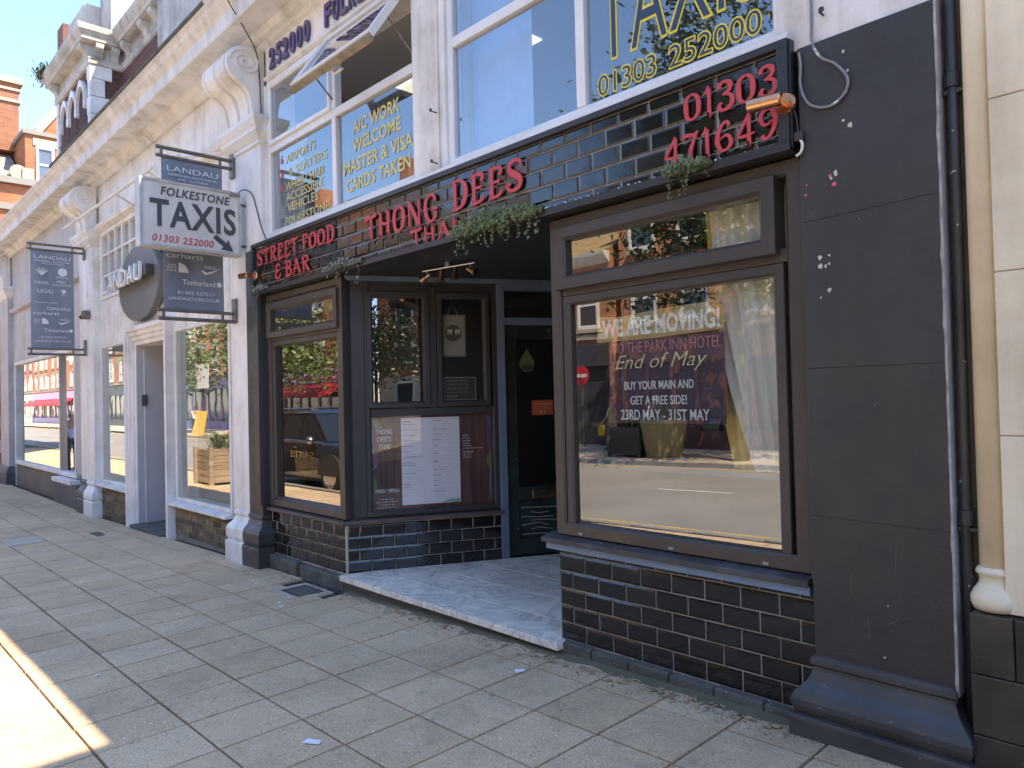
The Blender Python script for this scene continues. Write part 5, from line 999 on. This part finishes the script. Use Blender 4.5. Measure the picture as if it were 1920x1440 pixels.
for i in range(420):
    x = -12.95 + random.gauss(0, .16); y = -.14 + random.gauss(0, .08); z = 7.8 + random.gauss(0, .07); a = random.random() * 6.28; l = random.uniform(.05, .13); dx, dy = .7 * l * math.cos(a), .7 * l * math.sin(a); w = .03
    b.face([(x, y, z), (x + dx * .6 + w, y + dy * .6, z + l * .7), (x + dx, y + dy, z + l), (x + dx * .6 - w, y + dy * .6 + w, z + l * .6)])
struct(b.build('leaves', IVY, pt), 'stuff')
# ------------------------------------------------------------------ far brick house with dormer and chimney
BH = thing('brick_house', 'sunlit orange brick house with dormer, slate roof and tall chimney beyond the terrace', 'house', (-35, 4, -.5)); X = -32
b = MB(); b.box(-45, X, -2.5, 9, -.6, 10.55); b.build('wall', BRKO, BH)
SST = M('buff stone', (.42, .36, .27), .85, (.34, .29, .22), 4)
b = MB(); b.box(X - .2, X + .22, -2.5, 9, 10.56, 10.82); b.box(X - .2, X + .12, -2.5, 9, 9.5, 9.75); b.build('string_course', M('grey lead', (.2, .19, .18), .8), BH)
b = MB(); b.prism([(X, 10.82), (X - 4, 13.4), (X - 8, 10.82)], 'y', -2.5, 2.75); b.build('roof', SLATE, BH)
b = MB(); b.box(X - 3, X + .02, 2.85, 9, 10.83, 12.72); b.build('dormer_wall', BRKO, BH); b = MB(); b.box(X - 3, X + .12, 2.75, 9, 12.725, 12.9); b.build('dormer_cornice', MATS['grey lead'], BH)
b = MB(); b.box(X - .2, X + .06, 3.12, 3.98, 12.3, 12.6); b.build('lintel', SST, BH); b = MB(); b.box(X - .2, X + .055, 2.75, 3.15, 10.84, 11.3); b.build('quoin', SST, BH); b = MB(); b.lathe([(0, -.1), (.26, -.1), (.3, -.06), (.3, .1), (0, .1)], (X - .12, 2.62, 11.1), 18, 'x'); b.build('scroll_stone', SST, BH)
b = MB(lambda p, q, r: (X - q + .05, p, r)); frame_rect(b, 3.22, 3.88, 10.83, 12.28, .1, -.03, .1); dw = b.build('dormer_window', UPVC, BH); b = MB(); b.box(X + .01, X + .05, 3.3, 3.8, 11.5, 11.58); b.build('meeting_rail', UPVC, dw); b = MB(); b.box(X + .015, X + .02, 3.3, 3.8, 10.9, 12.2); b.build('pane', M('far window glass', (.12, .15, .2), .08), dw)
b = MB(); b.prism([(3.3, 12.9), (4.5, 14.6), (8, 14.6), (8, 12.9)], 'x', X - 3, X - .02); b.build('gable', BRKO, BH); b = MB(); b.prism([(3.2, 12.9), (3.25, 13.1), (4.5, 14.85), (4.6, 14.6), (3.45, 12.9)], 'x', X - .4, X + .08); b.build('coping', SST, BH)
b = MB(); b.box(X - 3.2, X - 2.0, 1.0, 3.0, 12.5, 15.4); ch = b.build('chimney', M('dull red brickwork', (1, 1, 1), .9, brick=((.30, .11, .06), (.25, .2, .15), .225, .075)), BH); b = MB(); b.box(X - 3.35, X - 1.85, .85, 3.15, 15.4, 15.65); b.box(X - 3.27, X - 1.93, .93, 3.07, 14.6, 14.72); b.box(X - 3.27, X - 1.93, .93, 3.07, 15.1, 15.2); b.build('chimney_cap', SST, ch)
b = MB(); b.box(X - 2.6, X - 1.6, 4.6, 5.6, 14, 18.5); b.build('chimney', BRKF, BH)

# ------------------------------------------------------------------ the other side of the street (seen in the glass)
FY = -17.5; GO = -.345
PANEF = M('far sash glass', (.05, .06, .07), .05, spec=.8); ROOFT = M('tan clay tile roof', (.40, .27, .10), .85, (.30, .2, .08), 2, wave=((.22, .15, .06), (1, 1, 9))); FASW = M('white far paint', (.72, .7, .66), .6)
BRKR = M('deep red brickwork', (1, 1, 1), .9, brick=((.46, .155, .08), (.42, .32, .24), .225, .075)); BRKY = M('orange facade brickwork', (1, 1, 1), .9, brick=((.62, .23, .09), (.55, .4, .28), .225, .075)); STUC = M('cream stucco', (.62, .55, .42), .7, (.55, .48, .37), 2)
def house(x0, x1, eaves, wall, label, fascia, roofm=SLATE, nb=3, storeys=2, name='street_house', rise=2.2, shoptxt=None, txm=None, awning=None, y=FY, depth=9, z0=GO):
    t = thing(name, label, 'house', ((x0 + x1) / 2, y, z0), 'houses across the street')
    b = MB(); b.box(x0, x1, y - depth, y, z0, eaves); b.build('wall', wall, t)
    b = MB(); b.prism([(y + .35, eaves), (y - depth / 2, eaves + rise), (y - depth - .3, eaves)], 'x', x0, x1); r = b.build('roof', roofm, t)
    b = MB(); b.box(x1 - 1.0, x1 - .2, y - depth / 2 - .6, y - depth / 2 + .6, eaves + rise - .9, eaves + rise + 1.1); b.build('chimney', wall, r)
    b = MB(); b.prism([(y, eaves - .4), (y + .12, eaves - .3), (y + .34, eaves - .1), (y + .36, eaves), (y, eaves)], 'x', x0, x1); b.build('eaves_cornice', FASW, t)
    h = (eaves - .5 - 3.6) / storeys; w = (x1 - x0) / nb
    b = MB(); b.box(x0, x1, y, y + .09, 3.55, 3.75); b.build('string_course', SST, t)
    for s in range(storeys):
        for k in range(nb):
            xc = x0 + w * (k + .5); zb = 3.95 + s * h; zt = zb + h * .68
            b = MB(lambda p, q, r_: (p, y - q, r_)); frame_rect(b, xc - .55, xc + .55, zb, zt, .13, -.06, .05); f = b.build('window', FASW, t)
            b = MB(); b.box(xc - .43, xc + .43, y + .005, y + .02, zb + .12, zt - .12); b.build('pane', PANEF, f)
            b = MB(); b.box(xc - .43, xc + .43, y + .021, y + .05, (zb + zt) / 2 - .04, (zb + zt) / 2 + .04); b.build('meeting_rail', FASW, f)
            b = MB(); b.box(xc - .7, xc + .7, y + .001, y + .1, zt + .03, zt + .28); b.build('lintel', SST, f); b = MB(); b.box(xc - .65, xc + .65, y + .001, y + .14, zb - .14, zb - .01); b.build('sill', SST, f)
    b = MB(); b.box(x0 + .15, x1 - .15, y, y + .25, 2.55, 3.35); fb = b.build('shop_fascia', fascia, t, bevel=.02)
    b = MB(); b.box(x0 + .15, x1 - .15, y, y + .12, z0, .25); b.build('shop_riser', fascia, t)
    b = MB(); b.box(x0 + .3, x1 - .3, y, y + .06, .26, 2.54); b.build('shop_glass', PANEF, t)
    for k in range(nb * 2 + 1):
        xc = x0 + .2 + (x1 - x0 - .4) * k / (nb * 2); b = MB(); b.box(xc - .06, xc + .06, y + .061, y + .14, .251, 2.545); b.build('shop_mullion', fascia, t)
    if shoptxt: text(shoptxt, txm, (x1 - 1.2, y + .27, 2.72), .5, R(180), fb, fit=(min(4.2, (x1 - x0) * .5), .5), extrude=.02, offset=.01)
    if awning:
        b = MB(); b.prism([(y + .1, 2.56), (y + 1.5, 1.95), (y + 1.5, 1.75), (y + .1, 2.45)], 'x', x0 + .5, x1 - .5); b.build('awning', awning, t)
    return t
F1 = M('muted maroon fascia', (.16, .075, .06), .5); F2 = M('lilac fascia', (.55, .36, .55), .5); F3 = M('dark fascia', (.05, .05, .06), .5); F4 = M('violet fascia', (.10, .07, .20), .5); F5 = M('blue fascia', (.08, .15, .35), .5); F6 = M('cream fascia', (.6, .55, .45), .5); AWR = M('red awning cloth', (.5, .04, .05), .7)
house(-13.2, -5.0, 9.2, BRKY, 'tall orange brick house reflected in the big restaurant window', F1, nb=4)
house(-22.5, -13.6, 6.7, BRKY, 'low orange brick house with tan tiled roof reflected in the big window', F3, ROOFT, nb=4, storeys=1, rise=1.9)
house(-31, -22.9, 9.6, BRKY, 'orange brick house left of the low tan roof in the reflection', F6, nb=3)
house(-41, -31.2, 12.2, BRKR, 'brick house with lilac shop fascia and red awning', F2, nb=4, storeys=3, shoptxt='Cake Box', txm=LRED, awning=AWR)
house(-54, -41.2, 12.6, BRKY, 'tall brick house with violet shopfront reflected in the store windows', F4, nb=5, storeys=3, shoptxt='HAIR', txm=FASW)
house(-68, -54.3, 11.6, STUC, 'cream stucco house far along the opposite side', F5, nb=5, storeys=3)
house(-90, -68.3, 12.5, BRKR, 'long red brick house at the far end of the opposite side', F3, nb=7, storeys=3)
house(-112, -90.3, 11.5, BRKY, 'orange brick house beyond the long red one, mirrored in the far shop window', F2, nb=7, storeys=3, awning=AWR)
house(-140, -112.3, 12.5, BRKR, 'red brick terrace closing the view along the opposite side', F6, nb=8, storeys=3)
house(-4.6, 6, 8.6, STUC, 'cream stucco house directly opposite the black pier', F5, nb=4)
house(6.3, 20, 9.8, BRKY, 'orange brick house opposite the cream building', F6, nb=5)
house(20.3, 46, 10.5, BRKR, 'red brick terrace house far behind the camera', F3, nb=8)
t = thing('corner_house', 'red brick house closing the street behind the camera, mirrored in the side window', 'house', (52, -8, GO)); b = MB(); b.box(48, 58, -17, 4, GO, 10); b.build('wall', BRKR, t)
b = MB(); b.box(47.9, 47.99, -17, 4, GO, 3.4); b.build('stone_base', STUC, t); b = MB(); b.prism([(-17.2, 10), (-6.5, 14), (4.2, 10)], 'x', 47.8, 58); b.build('roof', SLATE, t)
for k in range(5):
    for zz in (1.0, 4.4, 7.2): b = MB(); yy = -15.5 + k * 3.8; b.box(47.8, 47.9, yy, yy + 1.5, zz, zz + 1.9); f = b.build('window', FASW, t); b = MB(); b.box(47.77, 47.8, yy + .15, yy + 1.35, zz + .15, zz + 1.75); b.build('pane', PANEF, f)
# trees on the far pavement
BARK = M('bark', (.12, .095, .07), .9, (.07, .055, .04), 9, bump=.01, bscale=20)
def tree(x, y, h, r, n, label, mat, ls=.16, trunk=.16):
    t = thing('street_tree', label, 'tree', (x, y, GO), 'trees across the street'); z0 = GO; b = MB()
    top = z0 + h; b.tube([(x, y, z0), (x + .05, y, z0 + h * .2), (x - .05, y + .05, z0 + h * .45), (x, y, z0 + h * .8)], [trunk, trunk * .8, trunk * .6, trunk * .2], 9); cl = []
    for k in range(16):
        a = k * 2.4; f = .3 + .5 * k / 16; l = r * random.uniform(.6, .95) * (1.15 - .5 * abs(f - .5)); zb = z0 + h * f * .8; e = (x + l * math.cos(a), y + l * math.sin(a), zb + l * random.uniform(.35, .8))
        b.tube([(x, y, zb), ((x * .45 + e[0] * .55), (y * .45 + e[1] * .55), zb + (e[2] - zb) * .65), e], [trunk * .4, trunk * .25, trunk * .08], 6); cl += [e, ((x * .4 + e[0] * .6), (y * .4 + e[1] * .6), zb + (e[2] - zb) * .9 + .2)]
    for k in range(26):
        a, q = random.random() * 6.28, random.random() ** .6; cl.append((x + r * q * math.cos(a), y + r * q * math.sin(a), z0 + h * random.uniform(.38, .97)))
    b.build('trunk', BARK, t); c = MB()
    for i in range(n):
        p = random.choice(cl); s = r * .22; q = Vector(p) + Vector((random.gauss(0, s), random.gauss(0, s), random.gauss(0, s * .8))); u = Vector((random.gauss(0, 1), random.gauss(0, 1), random.gauss(0, .6))).normalized(); v = u.cross(Vector((random.gauss(0, 1), random.gauss(0, 1), random.gauss(0, 1)))).normalized(); l = ls * random.uniform(.6, 1.3)
        c.face([tuple(q - u * l), tuple(q + v * l * .45), tuple(q + u * l), tuple(q - v * l * .45)])
    struct(c.build('crown', mat, t), 'stuff')
LEAFD = M('dark tree leaf', (.035, .06, .022), .5, (.07, .10, .035), 3); LEAFL = M('light tree leaf', (.09, .13, .035), .5, (.14, .18, .05), 3)
tree(-6.5, -13.7, 13.0, 2.7, 11000, 'dark green street tree opposite, mirrored in the upper window and sign', LEAFD, .125, .2)
tree(-32.5, -13.6, 8.6, 3.0, 7000, 'light green street tree mirrored in the far restaurant window', LEAFL, .15)
tree(-47, -13.6, 8.0, 2.4, 2600, 'street tree further along before the violet shopfront', LEAFL, .2)
tree(36.5, -13.3, 10, 3.2, 3000, 'street tree behind the camera mirrored in the splayed side window', LEAFD, .2)
# parked black car
CARP = M('black car paint', (.012, .012, .013), .12, coat=1); CARG = M('car glass', (.02, .025, .03), .03, spec=.8); RUB = M('tyre rubber', (.02, .02, .02), .8); ALLOY = M('alloy rim', (.5, .5, .52), .25, metal=1); PLAS = M('black trim plastic', (.025, .025, .025), .6); GOLD = M('dull gold letters', (.35, .27, .12), .5); CHL = M('lamp glass', (.6, .6, .6), .1); REDL2 = M('red lamp glass', (.4, .01, .01), .2)
def car(xc, yc, label):
    zr = ROADZ(xc); t = thing('parked_car', label, 'car', (xc, yc, zr)); L2, Wd = 2.3, .93
    def sec(x, w, z): return [(xc + x, yc - w, zr + z[0]), (xc + x, yc - w * 1.0, zr + z[1]), (xc + x, yc - w * .97, zr + z[2]), (xc + x, yc - w * .9, zr + z[3]), (xc + x, yc + w * .9, zr + z[3]), (xc + x, yc + w * .97, zr + z[2]), (xc + x, yc + w, zr + z[1]), (xc + x, yc + w, zr + z[0])]
    b = MB(); b.loft([sec(-2.35, .72, (.45, .6, .85, .92)), sec(-2.25, .86, (.34, .55, .95, 1.02)), sec(-1.6, .95, (.3, .6, 1.02, 1.10)), sec(-.6, .95, (.3, .6, 1.03, 1.12)), sec(.8, .95, (.3, .6, 1.03, 1.10)), sec(1.5, .94, (.3, .6, .98, 1.05)), sec(2.15, .86, (.36, .6, .88, .96)), sec(2.3, .7, (.45, .6, .8, .86))]); b.build('body', CARP, t, bevel=.03, smooth=True)
    b = MB(); lo = [(-2.2, 1.0), (1.15, 1.07)]; 
    b.loft([[(xc - 2.22, yc - .84, zr + 1.04), (xc - 2.22, yc + .84, zr + 1.04), (xc + 1.2, yc + .84, zr + 1.08), (xc + 1.2, yc - .84, zr + 1.08)], [(xc - 1.95, yc - .68, zr + 1.68), (xc - 1.95, yc + .68, zr + 1.68), (xc + .35, yc + .68, zr + 1.70), (xc + .35, yc - .68, zr + 1.70)]]); b.build('greenhouse', CARG, t, bevel=.03)
    b = MB(); b.loft([[(xc - 2.0, yc - .71, zr + 1.66), (xc - 2.0, yc + .71, zr + 1.66), (xc + .42, yc + .71, zr + 1.675), (xc + .42, yc - .71, zr + 1.675)], [(xc - 1.85, yc - .64, zr + 1.755), (xc - 1.85, yc + .64, zr + 1.755), (xc + .2, yc + .64, zr + 1.76), (xc + .2, yc - .64, zr + 1.76)]]); b.build('roof', CARP, t, bevel=.03)
    for s in (-1, 1):
        for xp, xq, w in ((-2.2, -1.95, .12), (-1.05, -1.03, .07), (-.05, -.07, .07), (1.2, .36, .08)): b = MB(); b.loft([[(xc + xp - w, yc + s * .855, zr + 1.05), (xc + xp + w * .4, yc + s * .855, zr + 1.05), (xc + xp + w * .4, yc + s * .83, zr + 1.05), (xc + xp - w, yc + s * .83, zr + 1.05)], [(xc + xq - w, yc + s * .70, zr + 1.68), (xc + xq + w * .4, yc + s * .70, zr + 1.68), (xc + xq + w * .4, yc + s * .67, zr + 1.68), (xc + xq - w, yc + s * .67, zr + 1.68)]]); b.build('window_pillar', CARP, t)
        b = MB(); b.tube([(xc - 1.8, yc + s * .62, zr + 1.79), (xc + .1, yc + s * .62, zr + 1.79)], .025, 7); b.build('roof_rail', CHROME, t)
        b = MB(); b.ball((xc + .78, yc + s * 1.04, zr + 1.13), (.11, .09, .09), 7); b.build('wing_mirror', CHROME, t, smooth=True)
        for xw in (-1.45, 1.42):
            w = MB(); w.lathe([(.0, -.12), (.33, -.12), (.37, -.09), (.37, .09), (.33, .12), (0, .12)], (xc + xw, yc + s * .84, zr + .37), 26, 'y'); wh = w.build('wheel', RUB, t); w = MB(); w.lathe([(0, -.128), (.23, -.126), (.25, -.121), (.25, .121), (.23, .126), (0, .128)], (xc + xw, yc + s * .84, zr + .37), 20, 'y'); w.build('rim', ALLOY, wh)
            w = MB(); w.lathe([(.40, -.02), (.47, -.02), (.47, .05), (.40, .05)], (xc + xw, yc + s * .92, zr + .38), 24, 'y', 0, 180); w.build('wheel_arch', PLAS, t)
        for xd in (-1.0, .05): b = MB(); b.box(xc + xd - .2, xc + xd - .05, yc + s * .94, yc + s * .975, zr + .93, zr + .96); b.build('door_handle', CHROME, t)
        b = MB(); b.box(xc + 2.0, xc + 2.2, yc + s * .55, yc + s * .84, zr + .72, zr + .86); b.build('headlight', CHL, t, bevel=.03); b = MB(); b.box(xc - 2.33, xc - 2.2, yc + s * .6, yc + s * .8, zr + .75, zr + 1.0); b.build('tail_light', REDL2, t, bevel=.02)
    text('SHUTTLE', GOLD, (xc + .75, yc + .957, zr + .72), .2, R(180), t, fit=(1.1, .14)); text('SHUTTLE', GOLD, (xc - .5, yc - .957, zr + .72), .2, 0, t, fit=(1.1, .14))
    b = MB(); b.box(xc - 2.2, xc + 2.15, yc - .9, yc + .9, zr + .24, zr + .42); b.build('underbody', PLAS, t)
car(-12.1, -5.32, 'black parked estate car with gold door lettering mirrored in the far restaurant window')
# wooden planter with spiky plants
PLW = M('weathered planter wood', (.33, .24, .15), .85, (.22, .16, .1), 4, wave=((.4, .3, .2), (1, 1, 14))); SPK = M('spiky leaf', (.10, .15, .04), .5, (.2, .22, .08), 12)
def planter(x, y, w, h, label, mat, z0, tub=False):
    t = thing('planter', label, 'planter', (x, y, z0)); b = MB()
    if tub: b.lathe([(w * .42, 0), (w * .5, h * .5), (w * .55, h), (w * .5, h), (w * .48, h * .9), (0, h * .9)], (x, y, z0), 20); b.build('tub', mat, t)
    else:
        for k in range(5): b = MB(); q = h / 5; b.box(x - w / 2, x + w / 2, y - w / 2, y + w / 2, z0 + .06 + k * q, z0 + .05 + (k + 1) * q); b.build('board', mat, t)
        for sx in (-1, 1):
            for sy in (-1, 1): b = MB(); b.box(x + sx * w / 2 - .05, x + sx * w / 2 + .05, y + sy * w / 2 - .05, y + sy * w / 2 + .05, z0, z0 + h + .1); b.build('post', mat, t)
    c = MB()
    for i in range(190):
        a = random.random() * 6.28; q = random.random() * w * .35; px, py = x + q * math.cos(a), y + q * math.sin(a); a2 = random.random() * 6.28; l = random.uniform(.25, .6); e = random.uniform(.3, 1.2); n1 = Vector((-math.sin(a2), math.cos(a2), 0)) * .014
        p0 = Vector((px, py, z0 + h)); p1 = p0 + Vector((math.cos(a2) * l * .45 * e, math.sin(a2) * l * .45 * e, l * .7)); p2 = p0 + Vector((math.cos(a2) * l * e, math.sin(a2) * l * e, l * (1 - .45 * e)))
        c.face([tuple(p0 - n1), tuple(p0 + n1), tuple(p1 + n1), tuple(p1 - n1)]); c.face([tuple(p1 - n1), tuple(p1 + n1), tuple(p2)])
    struct(c.build('foliage', SPK, t), 'stuff')
planter(-13.75, -3.35, .85, .75, 'square wooden planter with spiky plants mirrored in the store window', PLW, gz(-13.7, -3.4))
planter(-10.3, -14.3, 1.1, .8, 'dark square planter across the street beside the buff tub', M('dark planter', (.09, .085, .07), .8), GO)
planter(-9.2, -14.2, 1.2, 1.1, 'round buff tub across the street mirrored in the big window', M('buff tub', (.30, .25, .12), .7), GO, True)
# road signs
def road_sign(x, y, label):
    t = thing('road_sign', label, 'sign', (x, y, GO)); b = MB(); b.tube([(x, y, GO), (x, y, GO + 2.9)], .045, 10); b.build('post', STEELG, t)
    b = MB(); b.lathe([(0, 0), (.34, 0), (.34, .02), (0, .02)], (x, y + .06, GO + 2.55), 28, 'y'); d = b.build('disc', M('sign red', (.5, .02, .03), .4), t); b = MB(); b.box(x - .25, x + .25, y + .081, y + .086, GO + 2.49, GO + 2.61); b.build('bar', FASW, d)
road_sign(-14.3, -16.6, 'red no entry sign on a grey post mirrored in the big window')
t = thing('estate_sign', 'white board on a post mirrored in the store window', 'sign', (-43.5, -14.2, GO)); b = MB(); b.tube([(-43.5, -14.2, GO), (-43.5, -14.2, 4)], .05, 8); b.build('post', STEELG, t); b = MB(); b.box(-44.6, -42.6, -14.13, -14.1, 2.5, 4.0); b.build('board', FASW, t)
t = thing('pavement_sign', 'yellow board leaning on the railing across the street', 'sign', (-41, -12.9, GO)); b = MB(); b.prism([(-12.9, GO), (-12.8, GO), (-13.1, 1.1), (-13.2, 1.1)], 'x', -41.8, -40.4); b.build('board', M('yellow board', (.7, .45, .03), .5), t)
# people across the street and one walking by
SKIN = M('skin', (.42, .26, .19), .6); HAIRM = M('hair', (.12, .08, .05), .7)
def person(x, y, z0, ang, label, top, leg, h=1.7, stride=.25, cap=None, bag=None):
    t = thing('person', label, 'person', (x, y, z0)); s = h / 1.75; ca_, sa_ = math.cos(ang), math.sin(ang)
    def P(a, b_, c): return (x + s * (a * ca_ - b_ * sa_), y + s * (a * sa_ + b_ * ca_), z0 + s * c)
    st = stride
    J = {'pel': (0, 0, .95, .13), 'wst': (0, 0, 1.08, .125), 'chs': (.02, 0, 1.30, .15), 'nck': (.02, 0, 1.48, .06), 'hd0': (.03, 0, 1.56, .075), 'hd1': (.04, 0, 1.66, .095), 'hd2': (.03, 0, 1.73, .07),
         'hl': (0, .1, .9, .1), 'kl': (st * .5, .1, .5, .065), 'al': (st * .7, .1, .09, .045), 'tl': (st * .7 + .14, .1, .04, .04), 'hr': (0, -.1, .9, .1), 'kr': (-st * .25, -.1, .5, .065), 'ar': (-st, -.1, .11, .045), 'tr': (-st + .13, -.1, .05, .04),
         'sl': (.01, .19, 1.42, .062), 'el': (-.08, .25, 1.15, .045), 'wl': (.08, .25, .93, .033), 'fl': (.1, .25, .84, .03), 'sr': (.01, -.19, 1.42, .062), 'er': (.1, -.25, 1.16, .045), 'wr': (.26, -.23, .98, .033), 'fr': (.31, -.22, .91, .03)}
    def skin(name, ks, ed, mat, grow, parent, root):
        me = bpy.data.meshes.new(name); idx = {k: i for i, k in enumerate(ks)}; me.from_pydata([P(*J[k][:3]) for k in ks], [(idx[a], idx[c]) for a, c in ed], [])
        o_ = bpy.data.objects.new('tmp', me); COL.objects.link(o_); o_.modifiers.new('s', 'SKIN'); sv = me.skin_vertices[0].data
        for k in ks: sv[idx[k]].radius = ((J[k][3] + grow) * s,) * 2
        sv[idx[root]].use_root = True
        m2 = o_.modifiers.new('u', 'SUBSURF'); m2.levels = 2; m2.render_levels = 2
        me2 = bpy.data.meshes.new_from_object(o_.evaluated_get(bpy.context.evaluated_depsgraph_get())); bpy.data.objects.remove(o_)
        for q in me2.polygons: q.use_smooth = True
        me2.materials.clear(); b_ = MB(); lo = (x, y, z0)
        for v in me2.vertices: v.co = v.co - Vector(lo)
        return obj(name, me2, mat, parent, lo)
    ed = [('pel', 'wst'), ('wst', 'chs'), ('chs', 'nck'), ('nck', 'hd0'), ('hd0', 'hd1'), ('hd1', 'hd2'), ('pel', 'hl'), ('hl', 'kl'), ('kl', 'al'), ('al', 'tl'), ('pel', 'hr'), ('hr', 'kr'), ('kr', 'ar'), ('ar', 'tr'), ('chs', 'sl'), ('sl', 'el'), ('el', 'wl'), ('wl', 'fl'), ('chs', 'sr'), ('sr', 'er'), ('er', 'wr'), ('wr', 'fr')]
    skin('body', list(J), ed, SKIN, 0, t, 'pel')
    skin('shirt', ['pel', 'wst', 'chs', 'sl', 'el', 'sr', 'er'], [('pel', 'wst'), ('wst', 'chs'), ('chs', 'sl'), ('sl', 'el'), ('chs', 'sr'), ('sr', 'er')], top, .018, t, 'wst')
    skin('trousers', ['pel', 'hl', 'kl', 'al', 'hr', 'kr', 'ar'], [('pel', 'hl'), ('hl', 'kl'), ('kl', 'al'), ('pel', 'hr'), ('hr', 'kr'), ('kr', 'ar')], leg, .012, t, 'pel')
    for k in ('l', 'r'): a = J['a' + k]; b = MB(P); b.loft([[(a[0] - .07, a[1] - .045, a[2] - .08), (a[0] + .2, a[1] - .05, a[2] - .08), (a[0] + .2, a[1] + .05, a[2] - .08), (a[0] - .07, a[1] + .045, a[2] - .08)], [(a[0] - .06, a[1] - .04, a[2] + .02), (a[0] + .06, a[1] - .04, a[2] + .02), (a[0] + .06, a[1] + .04, a[2] + .02), (a[0] - .06, a[1] + .04, a[2] + .02)]]); b.build('shoe', DARK, t, bevel=.02)
    b = MB(P); b.ball((.02, 0, 1.70), (.105, .095, .085), 8); b.build('hair', cap or HAIRM, t, smooth=True)
    if cap: b = MB(P); b.box(.08, .21, -.07, .07, 1.69, 1.705); b.build('cap_peak', cap, t)
    if bag: b = MB(P); b.box(.2, .42, -.3, -.18, .52, .86); b.build('bag', bag, t, bevel=.03); b = MB(P); b.tube([(.25, -.24, .86), (.31, -.23, .95), (.37, -.24, .86)], .01, 5); b.build('bag_handle', bag, t)
SHY = M('yellow top', (.62, .52, .2), .8); SHB = M('pale blue shirt', (.5, .58, .72), .8); SHW = M('white shirt', (.75, .74, .72), .8); TRD = M('dark trousers', (.04, .045, .06), .8); TRB = M('blue jeans', (.08, .13, .25), .8); TRS = M('beige trousers', (.5, .42, .3), .8); BAGY = M('yellow bag', (.75, .5, .02), .6)
person(-12.2, -15.6, GO, 2.8, 'person in a yellow top carrying a yellow bag, mirrored in the big window', SHY, TRS, bag=BAGY)
person(-10.9, -16.2, GO, 1.2, 'person in white shirt, cap and jeans, mirrored in the big window', SHW, TRB, cap=FASW)
person(-20.8, -1.8, gz(-20.8, -1.8), 3.3, 'person in pale shirt walking by, mirrored in the far shop window', SHB, TRD, stride=.4, cap=FASW)
person(-46, -14.5, GO, .3, 'person in white shirt near the violet shopfront across the street', SHW, TRD)
